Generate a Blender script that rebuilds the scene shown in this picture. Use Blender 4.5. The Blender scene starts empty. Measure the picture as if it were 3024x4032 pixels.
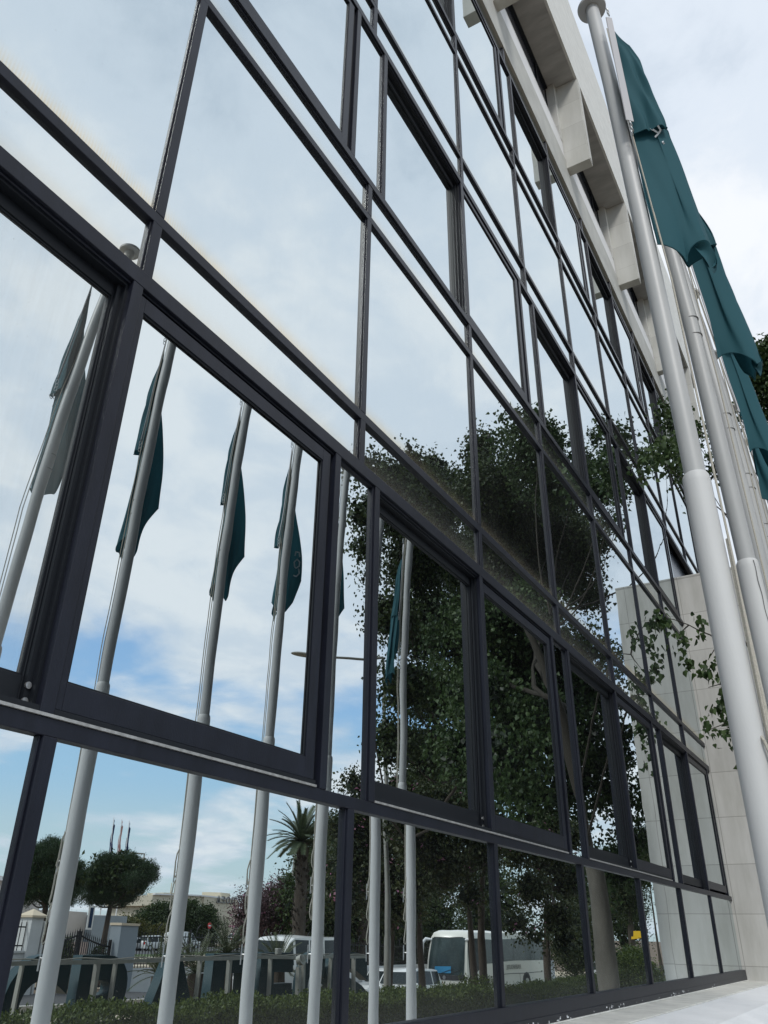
import bpy, math, random
import numpy as np
from mathutils import Vector, Matrix
R = math.radians
SC = bpy.context.scene
COL = SC.collection

# ------------------------------------------------------------------ camera
# world: X along the facade, Y towards the glass, Z up, origin at the eye (1.6 m above the paving)
RR = np.array([[0.50567801, 0.41418925, 0.75679391], [-0.86262192, 0.22936511, 0.45086036], [0.0131594, -0.88081718, 0.47327362]])
FPX = 3106.08
U = 2.1                     # metres from the eye to the facade plane
cd = bpy.data.cameras.new('camera'); cam = bpy.data.objects.new('camera', cd); COL.objects.link(cam)
cd.sensor_fit = 'VERTICAL'; cd.sensor_height = 36.0; cd.lens = 36.0 * FPX / 4032; cd.clip_start = .02; cd.clip_end = 3000
_r, _u, _b = RR[:, 0], -RR[:, 1], -RR[:, 2]
m3 = Matrix(((_r[0], _u[0], _b[0]), (_r[1], _u[1], _b[1]), (_r[2], _u[2], _b[2])))
q = m3.to_quaternion(); cam.rotation_mode = 'QUATERNION'; cam.rotation_quaternion = q; cam.location = (0, 0, 0)
SC.camera = cam
SC.view_settings.view_transform = 'Standard'; SC.view_settings.look = 'None'
SC.view_settings.exposure = 0.13; SC.view_settings.gamma = 1.0
SC.cycles.max_bounces = 8; SC.cycles.glossy_bounces = 5; SC.cycles.diffuse_bounces = 3; SC.cycles.transparent_max_bounces = 8
SC.cycles.caustics_reflective = False; SC.cycles.sample_clamp_indirect = 6

# ------------------------------------------------------------------ sky and sun
SUN = Vector((-.55, -.42, .72)).normalized()
w = bpy.data.worlds.new('World'); SC.world = w; w.use_nodes = True
nt = w.node_tree; N = nt.nodes; L = nt.links; N.clear()
def nn(t, **k):
    n = N.new(t)
    for a, b in k.items(): setattr(n, a, b)
    return n
out = nn('ShaderNodeOutputWorld'); bg = nn('ShaderNodeBackground'); bg.inputs[1].default_value = .1
sky = nn('ShaderNodeTexSky'); sky.sky_type = 'NISHITA'; sky.sun_disc = False
sky.sun_elevation = math.asin(SUN.z); sky.sun_rotation = math.atan2(SUN.x, SUN.y)
sky.air_density = 1.2; sky.dust_density = 1.0; sky.ozone_density = 1.5
tc = nn('ShaderNodeTexCoord'); sep = nn('ShaderNodeSeparateXYZ'); L.new(tc.outputs['Generated'], sep.inputs[0])
def mth(op, a, b=None, clamp=False):
    n = nn('ShaderNodeMath', operation=op); n.use_clamp = clamp
    for i, v in enumerate((a, b)):
        if v is None: continue
        if isinstance(v, (int, float)): n.inputs[i].default_value = v
        else: L.new(v, n.inputs[i])
    return n.outputs[0]
def ramp(x, stops, interp='EASE'):
    n = nn('ShaderNodeValToRGB'); n.color_ramp.interpolation = interp
    L.new(x, n.inputs[0]); e = n.color_ramp.elements
    while len(e) < len(stops): e.new(.5)
    for s, (p, c) in zip(e, stops):
        s.position = p; s.color = (c, c, c, 1) if isinstance(c, (int, float)) else (*c, 1)
    return n.outputs[0]
zc = mth('MAXIMUM', sep.outputs[2], 0.0); zz = mth('ADD', zc, .18)
comb = nn('ShaderNodeCombineXYZ'); L.new(mth('DIVIDE', sep.outputs[0], zz), comb.inputs[0]); L.new(mth('DIVIDE', sep.outputs[1], zz), comb.inputs[1])
def noise(scale, detail=5, rough=.55, dist=0, off=(0, 0, 0)):
    mp = nn('ShaderNodeMapping'); mp.inputs[1].default_value = off; L.new(comb.outputs[0], mp.inputs[0])
    n = nn('ShaderNodeTexNoise'); n.inputs['Scale'].default_value = scale; n.inputs['Detail'].default_value = detail
    n.inputs['Roughness'].default_value = rough; n.inputs['Distortion'].default_value = dist; L.new(mp.outputs[0], n.inputs[0]); return n.outputs[0]
n1 = noise(1.5, 7, .52, .25, (3.1, 1.7, 0)); n2 = noise(3.4, 7, .55, .2, (7, 2, 0)); n3 = noise(.8, 5, .5, .4, (1, 5, 0))
low = ramp(zc, [(0.0, .0), (.10, .0), (.17, .05), (.24, .08), (.31, .22), (.40, .5), (.52, .8)])       # how closed the cloud cover is
gate = mth('ADD', mth('MULTIPLY', n1, .75), mth('MULTIPLY', n2, .25))
cov = ramp(mth('ADD', gate, mth('MULTIPLY', low, .42)), [(.46, 0.0), (.62, 1.0)])
n4 = noise(5.2, 8, .6, .3, (2, 9, 0)); shade = mth('ADD', mth('ADD', mth('MULTIPLY', n3, .3), mth('MULTIPLY', n1, .35)), mth('MULTIPLY', n4, .35))
ccol = ramp(shade, [(.40, (5.7, 6.5, 7.5)), (.49, (7.0, 7.7, 8.6)), (.60, (8.6, 8.9, 9.3))])
blue = ramp(zc, [(0, (6.2, 7.6, 8.2)), (.09, (5.6, 7.4, 8.4)), (.17, (4.2, 6.8, 9.2)), (.26, (3.5, 6.0, 9.3)), (.36, (3.2, 5.5, 9.0)), (1, (1.4, 3.2, 7.0))])
mixb = nn('ShaderNodeMixRGB'); mixb.inputs[0].default_value = .75; L.new(sky.outputs[0], mixb.inputs[1]); L.new(blue, mixb.inputs[2])
mixc = nn('ShaderNodeMixRGB'); L.new(cov, mixc.inputs[0]); L.new(mixb.outputs[0], mixc.inputs[1]); L.new(ccol, mixc.inputs[2])
L.new(mixc.outputs[0], bg.inputs[0]); L.new(bg.outputs[0], out.inputs[0])
sl = bpy.data.lights.new('sun', 'SUN'); sl.energy = 1.7; sl.angle = R(12); sl.color = (1, .97, .92)
so = bpy.data.objects.new('sun', sl); COL.objects.link(so); so.rotation_euler = SUN.to_track_quat('Z', 'Y').to_euler(); so.location = (0, 0, 60)

# ------------------------------------------------------------------ helpers
MIR = 1.011 * U; M2 = 2 * MIR
K = 3024 / 1659
def ray(u, v):                      # photograph coordinates at 1659 px width -> direction with y = 1
    d = RR @ np.array([u * K - 1512, v * K - 2016, FPX]); return d
def RP(u, v, yv):                   # point seen mirrored in the glass, yv metres behind it as measured from the eye
    d = ray(u, v); d = d / d[1]; return Vector((d[0] * yv, M2 - yv, d[2] * yv))
def DP(u, v, Y):                    # point seen directly at perpendicular distance Y
    d = ray(u, v); d = d / d[1]; return Vector((d[0] * Y, Y, d[2] * Y))
def DX(u, v, X):
    d = ray(u, v); d = d / d[0]; return Vector((X, d[1] * X, d[2] * X))
def sm(a, b, x):
    t = min(1, max(0, (x - a) / (b - a))); return t * t * (3 - 2 * t)
def gh(x, yv):                      # height of the street level outside the podium
    return -1.8 - 1.15 * sm(22, 42, x) * (1 - sm(32, 55, yv))

class MB:
    def __init__(s): s.v = []; s.f = []; s.mi = []
    def add(s, vs, fs, m=0):
        o = len(s.v); s.v += [tuple(p) for p in vs]; s.f += [tuple(i + o for i in f) for f in fs]; s.mi += [m] * len(fs); return s
    def box(s, a, b, m=0, bev=0):
        x0, y0, z0 = [min(p, q_) for p, q_ in zip(a, b)]; x1, y1, z1 = [max(p, q_) for p, q_ in zip(a, b)]
        return s.add([(x0, y0, z0), (x1, y0, z0), (x1, y1, z0), (x0, y1, z0), (x0, y0, z1), (x1, y0, z1), (x1, y1, z1), (x0, y1, z1)],
                     [(0, 3, 2, 1), (4, 5, 6, 7), (0, 1, 5, 4), (1, 2, 6, 5), (2, 3, 7, 6), (3, 0, 4, 7)], m)
    def tube(s, pts, rad, n=12, m=0, caps=True):
        pts = [Vector(p) for p in pts]; k = len(pts)
        if not hasattr(rad, '__len__'): rad = [rad] * k
        vs = []; ref = None
        for i, p in enumerate(pts):
            t = (pts[min(i + 1, k - 1)] - pts[max(i - 1, 0)]).normalized()
            a = (Vector((1, 0, 0)) if abs(t.x) < .9 else Vector((0, 1, 0))) if ref is None else ref
            e1 = (a - t * a.dot(t)).normalized(); ref = e1; e2 = t.cross(e1)
            for j in range(n):
                an = 2 * math.pi * j / n; vs.append(p + (e1 * math.cos(an) + e2 * math.sin(an)) * rad[i])
        fs = [(i * n + j, i * n + (j + 1) % n, (i + 1) * n + (j + 1) % n, (i + 1) * n + j) for i in range(k - 1) for j in range(n)]
        if caps: fs += [tuple(reversed(range(n))), tuple(range((k - 1) * n, k * n))]
        return s.add(vs, fs, m)
    def prism(s, prof, axis, a, b, m=0):          # prof: 2D polygon, extruded along axis between a and b
        def P(p, t):
            return (t, p[0], p[1]) if axis == 'x' else (p[0], t, p[1]) if axis == 'y' else (p[0], p[1], t)
        n = len(prof); vs = [P(p, a) for p in prof] + [P(p, b) for p in prof]
        return s.add(vs, [tuple(range(n)), tuple(reversed(range(n, 2 * n)))] + [(i, i + n, (i + 1) % n + n, (i + 1) % n) for i in range(n)], m)
    def ball(s, c, r, seg=14, rings=8, m=0):
        c = Vector(c); r = (r, r, r) if not hasattr(r, '__len__') else r
        vs = []; fs = []
        for i in range(rings + 1):
            th = math.pi * i / rings
            for j in range(seg):
                ph = 2 * math.pi * j / seg; vs.append((c.x + r[0] * math.sin(th) * math.cos(ph), c.y + r[1] * math.sin(th) * math.sin(ph), c.z + r[2] * math.cos(th)))
        for i in range(rings):
            for j in range(seg): fs.append((i * seg + j, (i + 1) * seg + j, (i + 1) * seg + (j + 1) % seg, i * seg + (j + 1) % seg))
        return s.add(vs, fs, m)
    def build(s, name, mats, parent=None, smooth=False, loc=None, bevel=0):
        me = bpy.data.meshes.new(name)
        loc = Vector(loc) if loc is not None else Vector((0, 0, 0))
        me.from_pydata([(p[0] - loc.x, p[1] - loc.y, p[2] - loc.z) for p in s.v], [], s.f)
        mats = mats if isinstance(mats, (list, tuple)) else [mats]
        for m in mats: me.materials.append(m)
        me.polygons.foreach_set('material_index', s.mi)
        if smooth: me.polygons.foreach_set('use_smooth', [True] * len(me.polygons))
        me.update()
        o = bpy.data.objects.new(name, me); COL.objects.link(o)
        if parent is not None:
            o.parent = parent
            pw = WL.get(parent.name, Vector((0, 0, 0))); o.location = loc - pw
        else: o.location = loc
        WL[o.name] = loc
        if smooth:
            try: me.set_sharp_from_angle(angle=R(40))
            except Exception: pass
        if bevel:
            b = o.modifiers.new('bevel', 'BEVEL'); b.width = bevel; b.segments = 2; b.limit_method = 'ANGLE'
        return o
WL = {}
def tag(o, label=None, cat=None, group=None, kind=None):
    if label: o['label'] = label
    if cat: o['category'] = cat
    if group: o['group'] = group
    if kind: o['kind'] = kind
    return o
def thing(name, loc, label, cat, group=None):
    o = bpy.data.objects.new(name, None); COL.objects.link(o); o.location = loc; o.empty_display_size = .2
    WL[o.name] = Vector(loc); return tag(o, label, cat, group)

# ------------------------------------------------------------------ materials
def mat(name, col, rough=.6, metal=0, var=0, vscale=5, bump=0, bscale=30, spec=.5, stretch=(1, 1, 1), coat=0):
    m = bpy.data.materials.new(name); m.use_nodes = True; t = m.node_tree; n = t.nodes; l = t.links
    b = n['Principled BSDF']; b.inputs['Base Color'].default_value = (*col, 1); b.inputs['Roughness'].default_value = rough
    b.inputs['Metallic'].default_value = metal; b.inputs['Specular IOR Level'].default_value = spec
    if coat: b.inputs['Coat Weight'].default_value = coat
    if var or bump:
        tcx = n.new('ShaderNodeTexCoord'); mp = n.new('ShaderNodeMapping'); mp.inputs['Scale'].default_value = stretch; l.new(tcx.outputs['Object'], mp.inputs[0])
    if var:
        no = n.new('ShaderNodeTexNoise'); no.inputs['Scale'].default_value = vscale; no.inputs['Detail'].default_value = 7; no.inputs['Roughness'].default_value = .6; l.new(mp.outputs[0], no.inputs[0])
        rp = n.new('ShaderNodeValToRGB'); rp.color_ramp.elements[0].position = .3; rp.color_ramp.elements[1].position = .72
        rp.color_ramp.elements[0].color = (*[c * (1 - var) for c in col], 1); rp.color_ramp.elements[1].color = (*[min(1, c * (1 + var * .6)) for c in col], 1)
        l.new(no.outputs[0], rp.inputs[0]); l.new(rp.outputs[0], b.inputs['Base Color'])
    if bump:
        nb = n.new('ShaderNodeTexNoise'); nb.inputs['Scale'].default_value = bscale; nb.inputs['Detail'].default_value = 5; l.new(mp.outputs[0], nb.inputs[0])
        bp = n.new('ShaderNodeBump'); bp.inputs['Strength'].default_value = 1; bp.inputs['Distance'].default_value = bump; l.new(nb.outputs[0], bp.inputs['Height']); l.new(bp.outputs[0], b.inputs['Normal'])
    return m
def leafmat(name, c0, c1, trans=.3, rough=.5):
    m = bpy.data.materials.new(name); m.use_nodes = True; t = m.node_tree; n = t.nodes; l = t.links
    b = n['Principled BSDF']; b.inputs['Roughness'].default_value = rough; b.inputs['Specular IOR Level'].default_value = .35
    g = n.new('ShaderNodeNewGeometry'); rp = n.new('ShaderNodeValToRGB'); l.new(g.outputs['Random Per Island'], rp.inputs[0])
    rp.color_ramp.elements[0].color = (*c0, 1); rp.color_ramp.elements[1].color = (*c1, 1); l.new(rp.outputs[0], b.inputs['Base Color'])
    tr = n.new('ShaderNodeBsdfTranslucent'); mx = n.new('ShaderNodeMixShader'); mx.inputs[0].default_value = trans
    l.new(rp.outputs[0], tr.inputs[0]); l.new(b.outputs[0], mx.inputs[1]); l.new(tr.outputs[0], mx.inputs[2]); l.new(mx.outputs[0], n['Material Output'].inputs[0])
    return m
def glassmat(name, stain=0.0, haze=0.0, wave=.0006, tint=(.775, .84, .86), dirty=0.0, comb_=True):
    m = bpy.data.materials.new(name); m.use_nodes = True; t = m.node_tree; n = t.nodes; l = t.links
    for x in list(n):
        if x.type != 'OUTPUT_MATERIAL': n.remove(x)
    o = n['Material Output']
    def M_(op, a, b=None, cl=False):
        k = n.new('ShaderNodeMath'); k.operation = op; k.use_clamp = cl
        for i, v in enumerate((a, b)):
            if v is None: continue
            if isinstance(v, (int, float)): k.inputs[i].default_value = v
            else: l.new(v, k.inputs[i])
        return k.outputs[0]
    tcx = n.new('ShaderNodeTexCoord'); sp = n.new('ShaderNodeSeparateXYZ'); l.new(tcx.outputs['Object'], sp.inputs[0])
    oi = n.new('ShaderNodeObjectInfo')
    mp = n.new('ShaderNodeMapping'); l.new(tcx.outputs['Object'], mp.inputs[0]); 
    cb = n.new('ShaderNodeCombineXYZ'); l.new(M_('MULTIPLY', oi.outputs['Random'], 37.0), cb.inputs[0]); l.new(cb.outputs[0], mp.inputs[1])
    nb = n.new('ShaderNodeTexNoise'); nb.inputs['Scale'].default_value = 1.6; nb.inputs['Detail'].default_value = 1.5; l.new(mp.outputs[0], nb.inputs[0])
    bp = n.new('ShaderNodeBump'); bp.inputs['Strength'].default_value = 1; bp.inputs['Distance'].default_value = wave; l.new(nb.outputs[0], bp.inputs['Height'])
    gl = n.new('ShaderNodeBsdfGlossy'); gl.inputs[0].default_value = (*tint, 1); gl.inputs[1].default_value = 0.0; l.new(bp.outputs[0], gl.inputs['Normal'])
    dk = n.new('ShaderNodeBsdfDiffuse'); dk.inputs[0].default_value = (.006, .008, .012, 1)
    m1 = n.new('ShaderNodeMixShader'); m1.inputs[0].default_value = .93; l.new(dk.outputs[0], m1.inputs[1]); l.new(gl.outputs[0], m1.inputs[2])
    z = sp.outputs[2]
    # rusty run-off stains along the lower edge, in fine teeth
    nz = n.new('ShaderNodeTexNoise'); nz.inputs['Scale'].default_value = 9; nz.inputs['Detail'].default_value = 6; l.new(mp.outputs[0], nz.inputs[0])
    wv = n.new('ShaderNodeTexWave'); wv.wave_type = 'BANDS'; wv.bands_direction = 'X'; wv.inputs['Scale'].default_value = 22; wv.inputs['Distortion'].default_value = 1.0; l.new(mp.outputs[0], wv.inputs[0])
    edge = M_('SUBTRACT', 1.0, M_('DIVIDE', z, .15), True)
    edge = M_('POWER', edge, 2.0)
    band = M_('MULTIPLY', edge, M_('ADD', M_('MULTIPLY', nz.outputs[0], 1.0), M_('MULTIPLY', wv.outputs[0], .35 if comb_ else 0)), True)
    band = M_('MULTIPLY', band, stain)
    cm = n.new('ShaderNodeMixRGB'); l.new(M_('MULTIPLY', band, 1.5, True), cm.inputs[0]); cm.inputs[1].default_value = (*tint, 1); cm.inputs[2].default_value = (.86, .72, .48, 1); l.new(cm.outputs[0], gl.inputs[0])
    band = M_('MULTIPLY', band, .22)
    # dust veil with vertical streaks
    mps = n.new('ShaderNodeMapping'); mps.inputs['Scale'].default_value = (14, 1, .9); l.new(mp.outputs[0], mps.inputs[0])
    ns = n.new('ShaderNodeTexNoise'); ns.inputs['Scale'].default_value = 2; ns.inputs['Detail'].default_value = 6; ns.inputs['Roughness'].default_value = .7; l.new(mps.outputs[0], ns.inputs[0])
    nf = n.new('ShaderNodeTexNoise'); nf.inputs['Scale'].default_value = 1.7; nf.inputs['Detail'].default_value = 4; l.new(mp.outputs[0], nf.inputs[0])
    veil = M_('MULTIPLY', M_('MULTIPLY', ns.outputs[0], nf.outputs[0]), 1.6)
    veil = M_('ADD', M_('MULTIPLY', veil, .055 + dirty), M_('MULTIPLY', M_('POWER', M_('SUBTRACT', 1.0, M_('DIVIDE', z, .3), True), 2.0), haze))
    nd = n.new('ShaderNodeTexNoise'); nd.inputs['Scale'].default_value = 60; nd.inputs['Detail'].default_value = 2; l.new(mp.outputs[0], nd.inputs[0])
    spk = M_('MULTIPLY', M_('GREATER_THAN', nd.outputs[0], .735), .35)
    d1 = n.new('ShaderNodeBsdfDiffuse'); d1.inputs[0].default_value = (.56, .48, .33, 1)
    d2 = n.new('ShaderNodeBsdfDiffuse'); d2.inputs[0].default_value = (.50, .52, .50, 1)
    m2 = n.new('ShaderNodeMixShader'); l.new(M_('ADD', veil, M_('MULTIPLY', spk, .3 + dirty), True), m2.inputs[0]); l.new(m1.outputs[0], m2.inputs[1]); l.new(d2.outputs[0], m2.inputs[2])
    m3_ = n.new('ShaderNodeMixShader'); l.new(band, m3_.inputs[0]); l.new(m2.outputs[0], m3_.inputs[1]); l.new(d1.outputs[0], m3_.inputs[2])
    l.new(m3_.outputs[0], o.inputs[0]); return m
def stonemat(name, col, bw, bh, off=(0, 0), joint=.012, var=.12, axis='yz', jcol=None, stain=.25):
    m = bpy.data.materials.new(name); m.use_nodes = True; t = m.node_tree; n = t.nodes; l = t.links; b = n['Principled BSDF']
    b.inputs['Roughness'].default_value = .75; b.inputs['Specular IOR Level'].default_value = .3
    g = n.new('ShaderNodeTexCoord'); sp = n.new('ShaderNodeSeparateXYZ'); l.new(g.outputs['Object'], sp.inputs[0])
    cb = n.new('ShaderNodeCombineXYZ'); l.new(sp.outputs['XYZ'.index(axis[0].upper())], cb.inputs[0]); l.new(sp.outputs['XYZ'.index(axis[1].upper())], cb.inputs[1])
    mp = n.new('ShaderNodeMapping'); mp.inputs[1].default_value = (off[0], off[1], 0); l.new(cb.outputs[0], mp.inputs[0])
    br = n.new('ShaderNodeTexBrick'); br.offset = 0; br.inputs['Scale'].default_value = 1; br.inputs['Brick Width'].default_value = bw; br.inputs['Row Height'].default_value = bh
    br.inputs['Mortar Size'].default_value = joint; br.inputs['Mortar Smooth'].default_value = .1; br.inputs['Bias'].default_value = 0; l.new(mp.outputs[0], br.inputs[0])
    br.inputs['Color1'].default_value = (*[c * (1 - var * .5) for c in col], 1); br.inputs['Color2'].default_value = (*[c * (1 + var * .5) for c in col], 1)
    br.inputs['Mortar'].default_value = (*(jcol or [c * .45 for c in col]), 1)
    ms = n.new('ShaderNodeMapping'); ms.inputs['Scale'].default_value = (1.3, 1.3, .25); l.new(g.outputs['Object'], ms.inputs[0])
    no = n.new('ShaderNodeTexNoise'); no.inputs['Scale'].default_value = 3; no.inputs['Detail'].default_value = 8; no.inputs['Roughness'].default_value = .65; l.new(ms.outputs[0], no.inputs[0])
    rp = n.new('ShaderNodeValToRGB'); rp.color_ramp.elements[0].position = .3; rp.color_ramp.elements[1].position = .62; rp.color_ramp.elements[0].color = (1 - stain, 1 - stain, 1 - stain * 1.1, 1); rp.color_ramp.elements[1].color = (1, 1, 1, 1)
    l.new(no.outputs[0], rp.inputs[0]); mx = n.new('ShaderNodeMixRGB'); mx.blend_type = 'MULTIPLY'; mx.inputs[0].default_value = 1; l.new(br.outputs[0], mx.inputs[1]); l.new(rp.outputs[0], mx.inputs[2]); l.new(mx.outputs[0], b.inputs['Base Color'])
    return m
G_big = glassmat('glass_big_pane', stain=.8, haze=.04, dirty=-.02)
G_strip = glassmat('glass_spandrel', stain=.6, haze=.08, dirty=.0, comb_=False)
G_low = glassmat('glass_lower', stain=0, haze=.08, wave=.0009, dirty=-.035)
G_win = glassmat('glass_window', stain=0, haze=.0, wave=.0012, dirty=-.044)
G_dirty = glassmat('glass_dusty_window', stain=0, haze=.0, wave=.001, dirty=.24)
M = dict(
 frame=mat('anodised_frame', (.011, .013, .022), .40, .0, .35, 2.2, .0006, 60, spec=.27, stretch=(5, 5, 1.2)),
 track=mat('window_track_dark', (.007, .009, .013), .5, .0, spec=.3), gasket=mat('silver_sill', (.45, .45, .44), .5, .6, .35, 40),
 dark=mat('dark_recess_glass', (.035, .04, .055), .22, 0, .3, 2), cop=mat('coping_stone', (.48, .48, .45), .7, 0, .16, 3, .002, 30),
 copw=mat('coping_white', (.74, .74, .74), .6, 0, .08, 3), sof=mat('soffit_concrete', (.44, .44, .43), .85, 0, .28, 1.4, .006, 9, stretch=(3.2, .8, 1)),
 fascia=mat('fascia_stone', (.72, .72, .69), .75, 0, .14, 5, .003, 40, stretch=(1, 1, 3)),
 pier=stonemat('pier_stone', (.60, .60, .57), 3.0, .62, (0, .1), .004, .12, 'yz', jcol=(.45, .45, .42), stain=.16),
 wall=stonemat('side_wall_stone', (.62, .615, .59), .86, .655, (0, 0), .005, .13, 'yz', jcol=(.38, .37, .35), stain=.24),
 ledge=mat('painted_ledge', (.70, .70, .66), .7, 0, .2, 6, .003, 25), plinth=mat('white_render', (.86, .88, .90), .75, 0, .05, 5, .003, 60),
 pole=mat('pole_paint', (.45, .46, .46), .45, 0, .12, 3, .0002, 120, stretch=(1, 1, .4)), sleeve=mat('sleeve_paint', (.58, .59, .59), .55, 0, .08, 3, .0004, 140, stretch=(1, 1, .4)),
 groove=mat('pole_seam', (.12, .12, .12), .6), rope=mat('halyard_rope', (.46, .44, .38), .9, 0, .25, 200), steel=mat('shackle_steel', (.45, .45, .45), .35, .9),
 canvas=mat('hoist_canvas', (.50, .50, .52), .85), text=mat('flag_print', (.66, .70, .74), .8),
 flag=leafmat('flag_cloth', (.024, .108, .135), (.024, .108, .135), .25, .8),
 bark=mat('bark', (.07, .055, .042), .9, 0, .4, 6, .02, 12, stretch=(1, 1, .3)), palebark=mat('pale_bark', (.105, .095, .078), .85, 0, .45, 3, .01, 9, stretch=(1, 1, .5)),
 limb=mat('limb_bark', (.03, .025, .018), .9),
 twig=mat('twig', (.13, .10, .07), .8),
 leaf=leafmat('tree_leaf', (.022, .048, .016), (.085, .135, .045), .3), leafd=leafmat('dark_leaf', (.012, .030, .010), (.065, .095, .026), .28),
 leafb=leafmat('orchid_leaf', (.022, .040, .015), (.075, .085, .028), .25), pine=leafmat('pine_needle', (.018, .045, .016), (.045, .085, .030), .1),
 palm=leafmat('palm_leaf', (.035, .055, .025), (.095, .12, .065), .15), hedge=leafmat('hedge_leaf', (.026, .052, .012), (.13, .17, .034), .25),
 cyc=leafmat('cycad_leaf', (.035, .055, .02), (.12, .14, .07), .15), pinkt=leafmat('purple_leaf', (.08, .05, .05), (.17, .10, .11), .2), flower=leafmat('orchid_petal', (.55, .18, .36), (.75, .42, .55), .3),
 gold=leafmat('olive_leaf', (.06, .07, .02), (.13, .12, .03), .2),
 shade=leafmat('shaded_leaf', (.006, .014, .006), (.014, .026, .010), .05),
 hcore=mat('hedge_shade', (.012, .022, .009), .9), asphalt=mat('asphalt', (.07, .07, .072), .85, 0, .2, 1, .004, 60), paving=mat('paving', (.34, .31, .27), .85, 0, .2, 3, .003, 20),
 grass=mat('grass', (.075, .12, .035), .95, 0, .35, 2, .02, 30), kerb=mat('kerb_stone', (.42, .40, .36), .8, 0, .15, 4), soil=mat('soil', (.17, .12, .08), .95, 0, .3, 3),
 yellow=mat('yellow_paint', (.62, .42, .05), .6, 0, .2, 9), redp=mat('red_paint', (.35, .08, .05), .6, 0, .2, 9), beige=mat('beige_pavement', (.50, .42, .31), .85, 0, .2, .7),
 sign=mat('sign_green_metal', (.010, .034, .040), .45, .0, .1, 3, spec=.2), signside=mat('sign_return', (.018, .05, .06), .5, .0, spec=.25), rail=mat('rail_alu', (.36, .36, .32), .5, .3, .15, 9),
 white=mat('white_wall', (.62, .63, .62), .8, 0, .1, 1.5, .003, 30), greyw=mat('grey_wall', (.27, .31, .34), .8, 0, .1, 1), cap=mat('cream_cap', (.62, .52, .38), .7), iron=mat('iron_bars', (.018, .018, .02), .5, .4),
 house=mat('house_render', (.55, .50, .46), .8, 0, .08, 1), pinkw=mat('pinkish_wall', (.42, .33, .30), .85, 0, .1, 1), winb=mat('blue_window', (.015, .035, .075), .5, spec=.15), cream=mat('cream_render', (.62, .56, .44), .8, 0, .06, .3),
 carw=mat('car_white', (.72, .72, .70), .3, 0, .03, 1, coat=.6), cars=mat('car_silver', (.42, .43, .44), .3, .5, coat=.6), carg=mat('car_glass', (.02, .028, .03), .12, spec=.2), tyre=mat('tyre', (.02, .02, .02), .8), rim=mat('rim', (.45, .45, .46), .3, .8),
 lampr=mat('tail_lamp', (.45, .02, .02), .2), bus=mat('bus_cream', (.80, .78, .70), .35, 0, .05, .6, coat=.5), trim=mat('black_trim', (.02, .02, .022), .5), wshield=mat('windscreen', (.045, .065, .065), .12, 0, .4, 1.2, spec=.25), visor=mat('blue_sunshade', (.02, .22, .42), .6),
 green=mat('green_film', (.10, .42, .14), .3), galv=mat('galvanised', (.30, .29, .26), .5, .5, .15, 4), redsign=mat('red_sign', (.55, .03, .03), .5), signw=mat('sign_white', (.8, .8, .8), .5), ysign=mat('yellow_sign', (.85, .52, .02), .5),
 navy=mat('navy_cloth', (.015, .03, .12), .9), pinkc=mat('pink_cloth', (.55, .30, .28), .9), black=mat('spot_black', (.03, .03, .03), .5), dead=mat('dry_leaf', (.22, .14, .06), .8), letter=mat('grey_letter', (.22, .22, .21), .6))
def textmesh(s, size, extrude=0.0, m=None, name='lettering', parent=None, mtx=None, mat2=None, spacing=1.0, offset=0):
    cu = bpy.data.curves.new(name, 'FONT'); cu.body = s; cu.size = size; cu.extrude = extrude; cu.align_x = 'CENTER'; cu.align_y = 'CENTER'; cu.space_character = spacing; cu.offset = offset
    t = bpy.data.objects.new('tmp', cu); COL.objects.link(t); bpy.context.view_layer.update()
    me = bpy.data.meshes.new_from_object(t); bpy.data.objects.remove(t); me.name = name
    me.transform(mtx); me.materials.clear(); me.materials.append(m)
    if mat2:
        me.materials.append(mat2); me.update()
        for p in me.polygons:
            if abs(p.normal.y) < .6: p.material_index = 1
    o = bpy.data.objects.new(name, me); COL.objects.link(o)
    if parent: o.parent = parent
    return o

# ------------------------------------------------------------------ the office building
rnd = random.Random(5)
XK = [-.86, -.055, .751, 1.557, 2.36, 3.178, 4.01, 4.85, 5.69, 6.47, 7.29, 8.11, 8.93, 9.72]   # mullion centres, in units of U
I0 = 2                                                                                    # XK[2] is the first mullion in view
HW, D0 = .0123, .011
Z0 = -.168
T_A = (.246, .272); W1 = (.272, 1.108); TH1 = (1.108, 1.146); S1 = (1.146, 1.287); T_B = (1.287, 1.315); B1 = (1.315, 2.09); T_C = (2.09, 2.118)
S2 = (2.118, 2.257); TH2 = (2.257, 2.288); W2 = (2.288, 3.105); TH3 = (3.105, 3.14); S3 = (3.14, 3.300); T_D = (3.300, 3.327); B2 = (3.327, 4.125); T_E = (4.125, 4.152)
S4 = (4.152, 4.290); TH4 = (4.290, 4.322); W3 = (4.322, 5.155); TH5 = (5.155, 5.190); S5 = (5.190, 5.345)
XW = 6.47; WTOP = 2.68; WOUT = .506                     # side wall
bld = thing('office_building', (4.8 * U, 1.3 * U, -1.6), 'mirror glass office building in dark aluminium frames under a pale stone overhang', 'building')
XA, XB = XK[0], XK[-1]
def bar(mb, x0, x1, z0, z1, yf=1.0, yb=1.03, m=0): mb.box((x0 * U, yf * U, z0 * U), (x1 * U, yb * U, z1 * U), m)
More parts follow.
